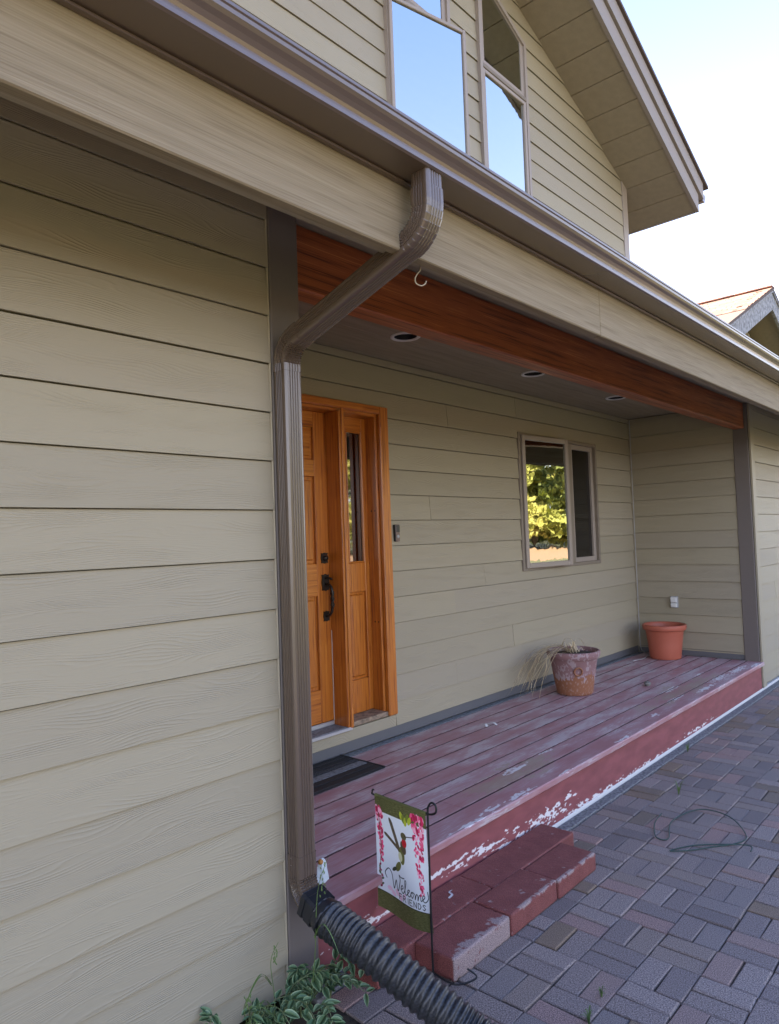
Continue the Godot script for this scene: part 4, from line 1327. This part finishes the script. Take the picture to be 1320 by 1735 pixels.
func build_porch_things() -> void:
	# door mat with strips
	var m := holder(self, "door_mat", Vector3(0, DECK, 0))
	tag(m, "dark striped rubber door mat lying on the deck before the front door", "door mat")
	put(m, "base", box_mesh(Vector3(2.28, 0.0022, -1.285), Vector3(3.175, 0.008, -0.885), 0.003), mats.mat_rubber)
	var zz := -1.275
	var widths := [0.055, 0.058, 0.048, 0.075, 0.058, 0.062]
	for k in 6:
		put(m, "pile_strip", box_mesh(Vector3(2.295, 0.0075, zz + 0.004), Vector3(3.16, 0.0135 if k != 3 else 0.012, zz + widths[k] - 0.003), 0.003), mats.mat_rubber if k in [0, 1, 4, 5] else (mats.mat_pile if k == 2 else mats.grey_board))
		zz += widths[k] + 0.005
	put(m, "border", box_mesh(Vector3(3.163, 0.0078, -1.285), Vector3(3.178, 0.014, -0.885), 0.003), mats.mat_rubber)
	var s := put(self, "small_stone", rock_mesh(Vector3(0.034, 0.022, 0.03), 3), mats.stone, Transform3D(Basis(), Vector3(6.25, DECK + 0.019, -0.50)))
	tag(s, "small dark grey stone lying on the deck boards near the front edge", "stone")
	var q := holder(self, "quartz_rock", Vector3(1.965, DECK + 0.004, -0.128), 0.4)
	tag(q, "pale blue white crystal rock with amber bead standing on the deck behind the downspout", "rock")
	var st := mb()
	var rings := [[0.0, 0.030], [0.004, 0.036], [0.030, 0.034], [0.066, 0.027], [0.086, 0.014], [0.092, 0.004]]
	for i in rings.size() - 1:
		for k in 6:
			var f := func(j: int, kk: int) -> Vector3:
				var a := TAU * (kk % 6) / 6.0 + 0.17 * j
				return Vector3(cos(a) * rings[j][1] * (1.0 + 0.12 * (kk % 2)), rings[j][0], sin(a) * rings[j][1] * 0.7)
			quad(st, f.call(i, k), f.call(i, k + 1), f.call(i + 1, k + 1), f.call(i + 1, k))
	put(q, "crystal", done(st), mats.quartz)
	put(q, "bead", rock_mesh(Vector3(0.011, 0.011, 0.011), 8, 0.1, 6), mats.amber, Transform3D(Basis(), Vector3(-0.026, 0.088, 0.006)))
	# outdoor socket with its cover
	var o := holder(self, "outdoor_outlet", Vector3(XR - 0.012, 0.885, -0.850))
	tag(o, "light grey weatherproof outlet box on the siding above the orange pot", "outlet")
	put(o, "box", box_mesh(Vector3(-0.020, -0.064, -0.040), Vector3(0.004, 0.064, 0.040), 0.005), mats.grey_plastic)
	put(o, "cover", box_mesh(Vector3(-0.044, -0.006, -0.036), Vector3(-0.021, 0.056, 0.034), 0.008), mats.white_plastic)
	put(o, "cover", box_mesh(Vector3(-0.044, -0.058, -0.036), Vector3(-0.021, -0.010, 0.034), 0.008), mats.white_plastic)
	# cable in the inner corner
	var c := put(self, "cable", tube_mesh([Vector3(XR - 0.032, 2.98, -1.262), Vector3(XR - 0.030, 2.2, -1.262), Vector3(XR - 0.034, 1.2, -1.26), Vector3(XR - 0.030, 0.7, -1.262), Vector3(XR - 0.034, 0.36, -1.255), Vector3(XR - 0.06, 0.306, -1.20), Vector3(XR - 0.18, 0.301, -1.12), Vector3(XR - 0.44, 0.301, -1.06), Vector3(XR - 0.62, 0.301, -1.1)], 0.0042, 8), mats.grey_plastic)
	tag(c, "thin grey cable running down the inner porch corner onto the deck", "cable")
	# paint curls and dry leaves on the deck
	for g in [[4.31, -0.93], [4.37, -0.90]]:
		var l := put(self, "paint_curl", blade_mesh([Vector3(-0.03, 0.002, 0), Vector3(0.0, 0.014, 0.005), Vector3(0.03, 0.006, 0.0), Vector3(0.045, 0.002, -0.01)], 0.010), mats.white_plastic, Transform3D(Basis(Vector3.UP, g[0] * 9.0), Vector3(g[0], DECK + 0.003, g[1])))
		tag(l, "curled flake of pale paint lying loose on the deck", "paint flake", "paint flakes on the deck")
	var fl := put(self, "paint_curl", blade_mesh([Vector3(-0.035, 0.002, 0), Vector3(-0.01, 0.006, 0.012), Vector3(0.015, 0.003, -0.006), Vector3(0.04, 0.002, 0.004)], 0.006), mats.white_plastic, Transform3D(Basis(Vector3.UP, 0.5), Vector3(2.52, 0.095, 0.10)))
	tag(fl, "small white flake lying on the long red slab behind the flag", "paint flake")

# ---------------------------------------------------------------- plants
func leaf_mesh(len: float, wid: float, green: Color, rim: Color) -> ArrayMesh:
	# oval leaf folded along its midrib, with a pale margin of its own
	var st := mb(false)
	var n := 7
	var W := func(t: float) -> float: return wid * pow(sin(PI * pow(t, 0.8)), 0.8)
	var C := func(t: float) -> Vector3: return Vector3(0, -0.10 * len * t * t, len * t)
	for side in [-1.0, 1.0]:
		for k in n:
			var t0 := float(k) / n
			var t1 := float(k + 1) / n
			var a: Vector3 = C.call(t0)
			var b: Vector3 = C.call(t1)
			var wa: float = W.call(t0) * 0.5
			var wb: float = W.call(t1) * 0.5
			for band in [[0.0, 0.74, green], [0.74, 1.0, rim]]:
				st.set_color(band[2])
				var p0 := a + Vector3(side * wa * band[0], wa * band[0] * 0.35, 0)
				var p1 := a + Vector3(side * wa * band[1], wa * band[1] * 0.35, 0)
				var p2 := b + Vector3(side * wb * band[1], wb * band[1] * 0.35, 0)
				var p3 := b + Vector3(side * wb * band[0], wb * band[0] * 0.35, 0)
				quad(st, p0, p1, p2, p3)
	return done(st)

func build_plants() -> void:
	rng.seed = 909
	var leaves: Array = []
	for k in 6:
		var g := Color(0.055, 0.115, 0.050).lerp(Color(0.090, 0.155, 0.070), rng.randf())
		leaves.append(leaf_mesh(0.036 + 0.009 * (k % 3), 0.021 + 0.005 * (k % 2), g, Color(0.24, 0.31, 0.15) if k % 3 != 1 else Color(0.11, 0.18, 0.07)))
	# trailing clumps: base, number of runners, reach, lean, label
	var clumps := [
		[Vector3(1.33, 0.0, 0.045), 3, 0.10, Vector3(0.1, 0, 0.4), "sparse variegated vine with upright sprig against the siding"],
		[Vector3(1.44, 0.0, 0.07), 7, 0.17, Vector3(0.2, 0, 0.5), "dense variegated vine mound at the foot of the siding"],
		[Vector3(1.54, 0.0, 0.09), 8, 0.18, Vector3(0.2, 0, 0.5), "large leafed variegated vine beside the corner board"],
		[Vector3(1.66, 0.0, 0.08), 7, 0.17, Vector3(0.4, 0, 0.4), "variegated vine climbing at the foot of the dark corner board"],
		[Vector3(1.79, 0.0, 0.09), 4, 0.15, Vector3(0.5, 0, 0.3), "variegated vine under the drain hose by the deck skirt"],
		[Vector3(1.60, 0.0, 0.22), 4, 0.16, Vector3(0.3, 0, 0.5), "variegated vine trailing over the paving edge"]]
	for c in clumps:
		var p := holder(self, "variegated_vine", c[0])
		tag(p, c[4], "plant", "variegated vines by the wall")
		for s in c[1]:
			var a := rng.randf() * TAU
			var dir: Vector3 = (Vector3(cos(a), 0, sin(a)) + c[3] * 0.9)
			if c[0].z + dir.z * c[2] < 0.04: dir.z = absf(dir.z) * 0.5
			var reach: float = c[2] * rng.randf_range(0.5, 1.0)
			var h := rng.randf_range(0.06, 0.20)
			var pts := smooth_path([Vector3(0, -0.01, 0), dir * reach * 0.3 + Vector3(0, h * 0.8, 0), dir * reach * 0.7 + Vector3(0, h, 0), dir * reach + Vector3(0, h * 0.75, 0)], 5)
			var st := mb(false)
			taper(st, pts, 0.0024, 0.0012, 5)
			put(p, "stem", done(st), mats.stem)
			for k in range(3, pts.size(), 2):
				for side in [-1.0, 1.0]:
					if rng.randf() < 0.2: continue
					var t: Vector3 = (pts[min(k + 1, pts.size() - 1)] - pts[k - 1]).normalized()
					var out: Vector3 = (t.cross(Vector3.UP).normalized() * side + t * 0.5 + Vector3(0, rng.randf_range(-0.3, 0.5), 0) + Vector3(-0.25, 0, 0.25)).normalized()
					var upv := Vector3(rng.randf_range(-0.5, 0.1), 1.0, rng.randf_range(-0.1, 0.5)).normalized()
					var xx: Vector3 = upv.cross(out).normalized()
					var yy: Vector3 = out.cross(xx).normalized()
					var sc := rng.randf_range(0.55, 1.2)
					put(p, "leaf", leaves[rng.randi() % 6], mats.leaf, Transform3D(Basis(xx * sc, yy * sc, out * sc), pts[k] + out * 0.004))
	# tall grass stalks
	var gr := [[Vector3(1.62, 0, 0.16), Vector3(0.03, 0.60, 0.06), "long bent grass stalk leaning before the corner board"], [Vector3(1.52, 0, 0.10), Vector3(-0.02, 0.34, 0.02), "grass stalk with green seed head in front of the siding"], [Vector3(1.40, 0, 0.12), Vector3(-0.03, 0.24, 0.02), "short grass stalk with seed head by the siding"]]
	for g in gr:
		var p := holder(self, "grass_stalk", g[0])
		tag(p, g[2], "grass")
		var v: Vector3 = g[1]
		var st := mb(false)
		taper(st, smooth_path([Vector3.ZERO, v * 0.4 + Vector3(0.01, 0, 0.0), v * 0.8, v + Vector3(0.02, 0.0, 0.02)], 5), 0.0018, 0.0009, 5)
		put(p, "stem", done(st), mats.grass_green)
		for k in 3:
			var b := v * rng.randf_range(0.2, 0.6)
			var d := Vector3(rng.randf_range(-1, 1), 0, rng.randf_range(-0.2, 1)).normalized() * 0.12
			put(p, "blade", blade_mesh([b, b + d * 0.4 + Vector3(0, 0.06, 0), b + d * 0.8 + Vector3(0, 0.05, 0), b + d * 1.2], 0.003), mats.grass_green)
		for k in 14:
			var t := 0.78 + 0.2 * k / 14.0
			var b := v * t + Vector3(0.01, 0, 0.01)
			put(p, "seed", rock_mesh(Vector3(0.0022, 0.006, 0.0022), k, 0.1, 4), mats.grass_green, Transform3D(Basis(Vector3.BACK, rng.randf_range(-0.7, 0.7)), b + Vector3(rng.randf_range(-0.008, 0.008), 0, rng.randf_range(-0.008, 0.008))))
	# weeds in the paving joints
	var weeds := [[Vector3(4.586, 0, 0.361), 0.10, "slender green weed sprouting from a paving joint"], [Vector3(5.50, 0, 0.10), 0.06, "low weed growing against the concrete strip by the deck"], [Vector3(2.27, 0, 0.89), 0.05, "little grass tuft in the joint before the red blocks"], [Vector3(2.43, 0, 0.86), 0.035, "tiny grass sprout beside the tuft in the paving joint"], [Vector3(2.02, 0, 0.10), 0.12, "pale grass tuft between the deck skirt and the drain hose"], [Vector3(2.06, 0, 0.20), 0.09, "dry grass tuft beside the end of the front step block"]]
	for w in weeds:
		var p := holder(self, "weed", w[0])
		tag(p, w[2], "weed")
		for k in 9:
			var a := rng.randf() * TAU
			var d: Vector3 = Vector3(cos(a), 0, sin(a)) * w[1] * rng.randf_range(0.25, 0.7)
			var h: float = w[1] * rng.randf_range(0.5, 1.0)
			put(p, "blade", blade_mesh([Vector3(0, -0.01, 0), d * 0.3 + Vector3(0, h * 0.7, 0), d * 0.7 + Vector3(0, h, 0), d + Vector3(0, h * 0.8, 0)], 0.0026), mats.grass_green if w[1] < 0.11 or k % 2 == 0 else mats.straw)
	# dry straw on the paving and the green string
	var s := put(self, "straw_stalk", blade_mesh([Vector3(1.83, 0.006, 0.50), Vector3(1.90, 0.012, 0.50), Vector3(1.96, 0.010, 0.52)], 0.006), mats.straw)
	tag(s, "dry straw seed head lying on the paving beside the hose", "straw")
	var tw := put(self, "green_string", tube_mesh([Vector3(4.20, 0.004, 0.40), Vector3(4.02, 0.012, 0.43), Vector3(3.86, 0.006, 0.50), Vector3(3.88, 0.005, 0.56), Vector3(4.10, 0.016, 0.50), Vector3(4.38, 0.010, 0.56), Vector3(4.34, 0.022, 0.74), Vector3(4.16, 0.006, 0.88), Vector3(4.02, 0.008, 0.86), Vector3(3.92, 0.005, 0.78), Vector3(3.80, 0.006, 0.70), Vector3(3.74, 0.004, 0.62), Vector3(3.90, 0.006, 0.72), Vector3(4.03, 0.012, 0.92), Vector3(3.98, 0.005, 0.95)], 0.0032, 6, 8), mats.twine)
	tag(tw, "tangled dark green string lying on the brick paving", "string")

# ---------------------------------------------------------------- ground and paving
func paver_mesh(lx: float, lz: float, t: int) -> ArrayMesh:
	var st := mb()
	var c := 0.0028 + 0.0007 * (t % 5)
	var y1 := 0.0
	var x := lx / 2
	var z := lz / 2
	var j := [Vector2(-x, -z), Vector2(x, -z), Vector2(x, z), Vector2(-x, z)]
	var r := RandomNumberGenerator.new()
	r.seed = t
	var top: Array = []
	var mid: Array = []
	for p in j:
		var jit := Vector2(r.randf_range(-0.0022, 0.0016), r.randf_range(-0.0022, 0.0016))
		mid.append(Vector3(p.x + jit.x, y1 - c, p.y + jit.y))
		top.append(Vector3(p.x - sign(p.x) * c + jit.x, y1, p.y - sign(p.y) * c + jit.y))
	quad(st, top[3], top[2], top[1], top[0])
	for k in 4:
		var n := (k + 1) % 4
		quad(st, top[k], top[n], mid[n], mid[k])
		quad(st, mid[k], mid[n], mid[n] + Vector3(0, -0.03, 0), mid[k] + Vector3(0, -0.03, 0))
	return done(st)

func build_ground() -> void:
	var g := put(self, "ground", box_mesh(Vector3(-300, -0.4, -300), Vector3(300, -0.045, 300), 0.0), mats.lawn)
	struct(g, "sunny yellow green lawn stretching away from the house", "lawn")
	var dr := put(self, "driveway", box_mesh(Vector3(-300, -0.30, 27), Vector3(300, -0.03, 58), 0.0), mats.dirt)
	struct(dr, "tan dirt driveway crossing the lawn in front of the house", "driveway")
	var bed := put(self, "planting_bed", box_mesh(Vector3(-3.2, -0.2, 0.009), Vector3(1.735, -0.006, 0.275), 0.004), mats.bed_soil)
	struct(bed, "dark soil bed at the foot of the siding", "bed")
	var pave := holder(self, "pavement")
	struct(pave, "basket weave paving of grey and mauve concrete bricks in front of the porch", "paving")
	put(pave, "bedding", box_mesh(Vector3(-3.0, -0.2, 0.076), Vector3(13.0, -0.013, 5.2), 0.0), mats.joint_soil)
	var basis := Basis.from_euler(Vector3(deg_to_rad(2.2116), deg_to_rad(-47.8046), deg_to_rad(-2.0374)))
	var eye := Vector3(0, 1.7, 2.1)
	var tf := tan(deg_to_rad(72.36 / 2))
	var all: Array = []
	rng.seed = 4242
	for i in range(-26, 54):
		for j in range(-2, 23):
			var cx := 2.180 + i * 0.2 + 0.1
			var cz := 0.484 + j * 0.203 + 0.1015
			for k in [-1, 1]:
				var longx: bool = posmod(i + j, 2) == 0
				var c := Vector3(cx, 0, cz + k * 0.0508) if longx else Vector3(cx + k * 0.050, 0, cz)
				if c.x > 12.9 or (c.x < 1.78 and c.z < 0.30) or c.x < -2.9: continue
				var l := basis.inverse() * (c - eye)
				var seen: bool = l.z < -0.1 and absf(l.x / -l.z) < tf * 0.7607 * 1.02 and absf(l.y / -l.z) < tf * 1.02
				var covered: bool = c.x > 1.95 and c.x < 3.30 and c.z < 0.395 and c.z > 0.0
				all.append([c, longx, -l.z, seen and not covered])
	all.sort_custom(func(a, b): return a[2] < b[2])
	var shapes: Array = []
	for t in 6:
		shapes.append([paver_mesh(0.194, 0.0955, 10 + t), paver_mesh(0.0945, 0.197, 20 + t)])
	var rest: Array = []
	for k in 10: rest.append(mb())
	var used := 0
	var tone := noise(88, 1.3, 2)
	var stain := noise(89, 1.0, 3)
	for a in all:
		var c: Vector3 = a[0]
		var v: float = tone.get_noise_2d(c.x, c.z)
		var pick: int = [0, 2, 7, 5, 1, 4, 0, 2][rng.randi() % 8]
		if rng.randf() < 0.04 + (0.09 if v > 0.15 else 0.0): pick = 3
		elif rng.randf() < 0.10: pick = 6
		if stain.get_noise_2d(c.x * 0.7, c.z * 1.6) + rng.randf_range(-0.25, 0.25) > 0.42: pick = 8 + rng.randi() % 2
		var tr := Transform3D(Basis.from_euler(Vector3(rng.randf_range(-0.016, 0.016), rng.randf_range(-0.020, 0.020), rng.randf_range(-0.016, 0.016))), c + Vector3(rng.randf_range(-0.0015, 0.0015), rng.randf_range(-0.0045, 0.0015), rng.randf_range(-0.0015, 0.0015)))
		var mesh: ArrayMesh = shapes[rng.randi() % 6][0 if a[1] else 1]
		if a[3] and used < 300:
			used += 1
			put(pave, "paver", mesh, mats["paver_%d" % pick], tr)
		else:
			rest[pick].append_from(mesh, 0, tr)
	for k in 10:
		var o := put(pave, "paver_field", rest[k].commit(), mats["paver_%d" % k])
		o.set_meta("kind", "stuff")

# ---------------------------------------------------------------- the garage wing and trees
func build_garage() -> void:
	var g := holder(self, "garage")
	tag(g, "far gabled garage with reddish shingle roof and weathered grey barge boards", "garage")
	var pk := Vector2(17.72, 7.10)
	var sl := 0.44
	var half := 3.9
	var Z := func(x: float, y: float, d: float) -> Vector3: return Vector3(x, y, d)
	var w := put(g, "gable_wall", slab(PackedVector2Array([Vector2(pk.x - 3.3, 0), Vector2(pk.x + 3.3, 0), Vector2(pk.x + 3.3, pk.y - 0.55 - 3.3 * sl), Vector2(pk.x, pk.y - 0.45), Vector2(pk.x - 3.3, pk.y - 0.55 - 3.3 * sl)]), Z, -12.0, -2.62), mats.siding_paint)
	siding(w, front_point(-2.61), PackedVector2Array([Vector2(pk.x - 3.2, 3.6), Vector2(pk.x + 3.2, 3.6), Vector2(pk.x + 3.2, pk.y - 0.6 - 3.2 * sl), Vector2(pk.x, pk.y - 0.5), Vector2(pk.x - 3.2, pk.y - 0.6 - 3.2 * sl)]), 0.357, [], {}, mats.siding_paint, 106)
	for side in [-1, 1]:
		var rp := func(h0: float, h1: float) -> PackedVector2Array:
			return PackedVector2Array([Vector2(pk.x, pk.y + h0), Vector2(pk.x + side * half, pk.y - half * sl + h0), Vector2(pk.x + side * half, pk.y - half * sl + h1), Vector2(pk.x, pk.y + h1)])
		put(g, "barge_board", slab(rp.call(-0.47, -0.035), Z, -1.98, -1.92), mats.rake_blue)
		put(g, "barge_trim", slab(rp.call(-0.075, -0.005), Z, -1.925, -1.89), mats.rake_blue)
		put(g, "soffit", slab(rp.call(-0.30, -0.27), Z, -11.8, -1.985), mats.soffit_tone)
		put(g, "roof_slope", slab(rp.call(-0.03, 0.03), Z, -12.2, -1.885), mats.roofing)
	# shingles on the slope that faces the porch
	rng.seed = 66
	var n := Vector3(-sl, 1, 0).normalized()
	var down := Vector3(-1, -sl, 0).normalized()
	var sm := box_mesh(Vector3(0, 0, 0), Vector3(0.20, 0.010, 0.292), 0.003)
	for row in 17:
		for k in 16:
			var o := Vector3(pk.x, pk.y + 0.034, 0) + down * (row * 0.145) + Vector3(0, 0, -2.18 - 0.298 * k + (0.149 if row % 2 == 0 else 0.0) + rng.randf_range(-0.02, 0.02))
			if o.z > -2.17: o.z = -2.17
			var b := Basis(down, n, Vector3(0, 0, 1))
			put(g, "shingle", sm, mats["shingle_%d" % (rng.randi() % 4)], Transform3D(b * Basis(Vector3.BACK, -0.05), o + n * 0.010))
	for k in 17:
		put(g, "ridge_shingle", box_mesh(Vector3(-0.13, -0.02, 0), Vector3(0.13, 0.02, 0.27), 0.012), mats["shingle_%d" % (k % 4)], Transform3D(Basis(), Vector3(pk.x, pk.y + 0.045, -2.15 - 0.27 * k)))

func tree(at: Vector3, h: float, r: float, seed_: int, kind: int, label: String, group: String, leaves := 1500, leaf := 0.55) -> void:
	var t := holder(self, "tree", at)
	tag(t, label, "tree", group)
	var q := RandomNumberGenerator.new()
	q.seed = seed_
	var st := mb(false)
	taper(st, [Vector3(0, -0.3, 0), Vector3(0.1, h * 0.25, 0), Vector3(-0.1, h * 0.55, 0.1), Vector3(0, h * 0.85, 0)], h * 0.022, h * 0.006, 7)
	var lobes: Array = []
	for k in 9:
		var a := TAU * k / 9.0 + q.randf()
		var y := h * (q.randf_range(0.28, 0.85) if k < 6 else q.randf_range(0.08, 0.3))
		var d: Vector3 = Vector3(cos(a), 0, sin(a)) * r * q.randf_range(0.4, 0.85) * min(1.0, 1.15 - y / h)
		taper(st, [Vector3(0, y * 0.85, 0), d * 0.5 + Vector3(0, y, 0), d + Vector3(0, y + h * 0.05, 0)], h * 0.008, h * 0.003, 5)
		lobes.append([d + Vector3(0, y, 0), r * q.randf_range(0.35, 0.6)])
	lobes.append([Vector3(0, h * 0.88, 0), r * 0.4])
	put(t, "trunk", done(st), mats.bark)
	st = mb()
	for k in leaves:
		var l: Array = lobes[q.randi() % lobes.size()]
		var d := Vector3(q.randfn(), q.randfn() * 0.8, q.randfn()).normalized() * pow(q.randf(), 0.4)
		var p: Vector3 = l[0] + d * l[1]
		var b := Basis.from_euler(Vector3(q.randf() * TAU, q.randf() * TAU, q.randf() * TAU))
		var s := leaf * q.randf_range(0.5, 1.0)
		tri(st, p + b.x * s * 0.5, p + b.y * s * 0.6, p - b.x * s * 0.4 + b.z * s * 0.2)
		tri(st, p + b.x * s * 0.5, p - b.x * s * 0.4 + b.z * s * 0.2, p - b.y * s * 0.5)
	put(t, "crown", done(st), mats["foliage_%d" % kind])

func build_trees() -> void:
	tree(Vector3(33.8, 0, -3.3), 14.5, 3.0, 1, 0, "tall yellow green tree rising behind the far garage", "", 5200, 0.34)
	# the sunlit tree line across the yard that the window panes mirror
	var q := RandomNumberGenerator.new()
	q.seed = 300
	var looks := ["yellow green tree standing across the yard", "darker green tree standing across the yard", "golden green tree standing across the yard"]
	for k in 26:
		var a := deg_to_rad(34.0 + 1.55 * k + q.randf_range(-0.6, 0.6))
		var d := q.randf_range(74.0, 84.0) if k % 2 == 0 else q.randf_range(90.0, 104.0)
		var p := Vector3(6.0 + cos(a) * d, 0, -1.0 + sin(a) * d)
		tree(p, q.randf_range(14.0, 17.0) if k % 2 == 0 else q.randf_range(19.0, 24.0), q.randf_range(4.5, 6.0), 20 + k, k % 3, looks[k % 3], "trees across the yard", 2600, 1.0)

func _ready() -> void:
	# camera
	var cam := Camera3D.new()
	cam.name = "camera"
	cam.fov = 72.36
	cam.near = 0.02
	cam.far = 900.0
	cam.position = Vector3(0, 1.7, 2.1)
	cam.rotation_degrees = Vector3(2.2116, -47.8046, -2.0374)
	add_child(cam)
	cam.current = true
	# sky and exposure
	var env := Environment.new()
	var sky := Sky.new()
	var sm := ProceduralSkyMaterial.new()
	sm.sky_top_color = lin(0.056, 0.098, 0.225)
	sm.sky_horizon_color = lin(0.520, 0.525, 0.535)
	sm.sky_curve = 0.20
	sm.ground_bottom_color = Color(0.30, 0.30, 0.20)
	sm.ground_horizon_color = Color(0.70, 0.72, 0.70)
	sm.sun_angle_max = 1.0
	sky.sky_material = sm
	env.background_mode = Environment.BG_SKY
	env.sky = sky
	env.background_energy_multiplier = 1.0
	env.tonemap_mode = Environment.TONE_MAPPER_LINEAR
	env.tonemap_exposure = 9.0
	env.sdfgi_enabled = true
	env.ssao_enabled = true
	env.ssil_enabled = true
	var we := WorldEnvironment.new()
	we.name = "world"
	we.environment = env
	add_child(we)
	# sun behind the house, so that the whole front lies in shade
	var sun := DirectionalLight3D.new()
	sun.name = "sun"
	sun.light_energy = 1.6
	sun.light_color = Color(1.0, 0.93, 0.82)
	sun.light_angular_distance = 0.5
	sun.shadow_enabled = true
	add_child(sun)
	sun.look_at_from_position(Vector3.ZERO, Vector3(0.22, -0.68, 0.70))
	make_materials()
	build_ground()
	build_house()
	build_gutter()
	build_downspout()
	build_deck()
	build_steps()
	build_garage()
	build_trees()
	build_flag()
	build_pots()
	build_porch_things()
	build_plants()
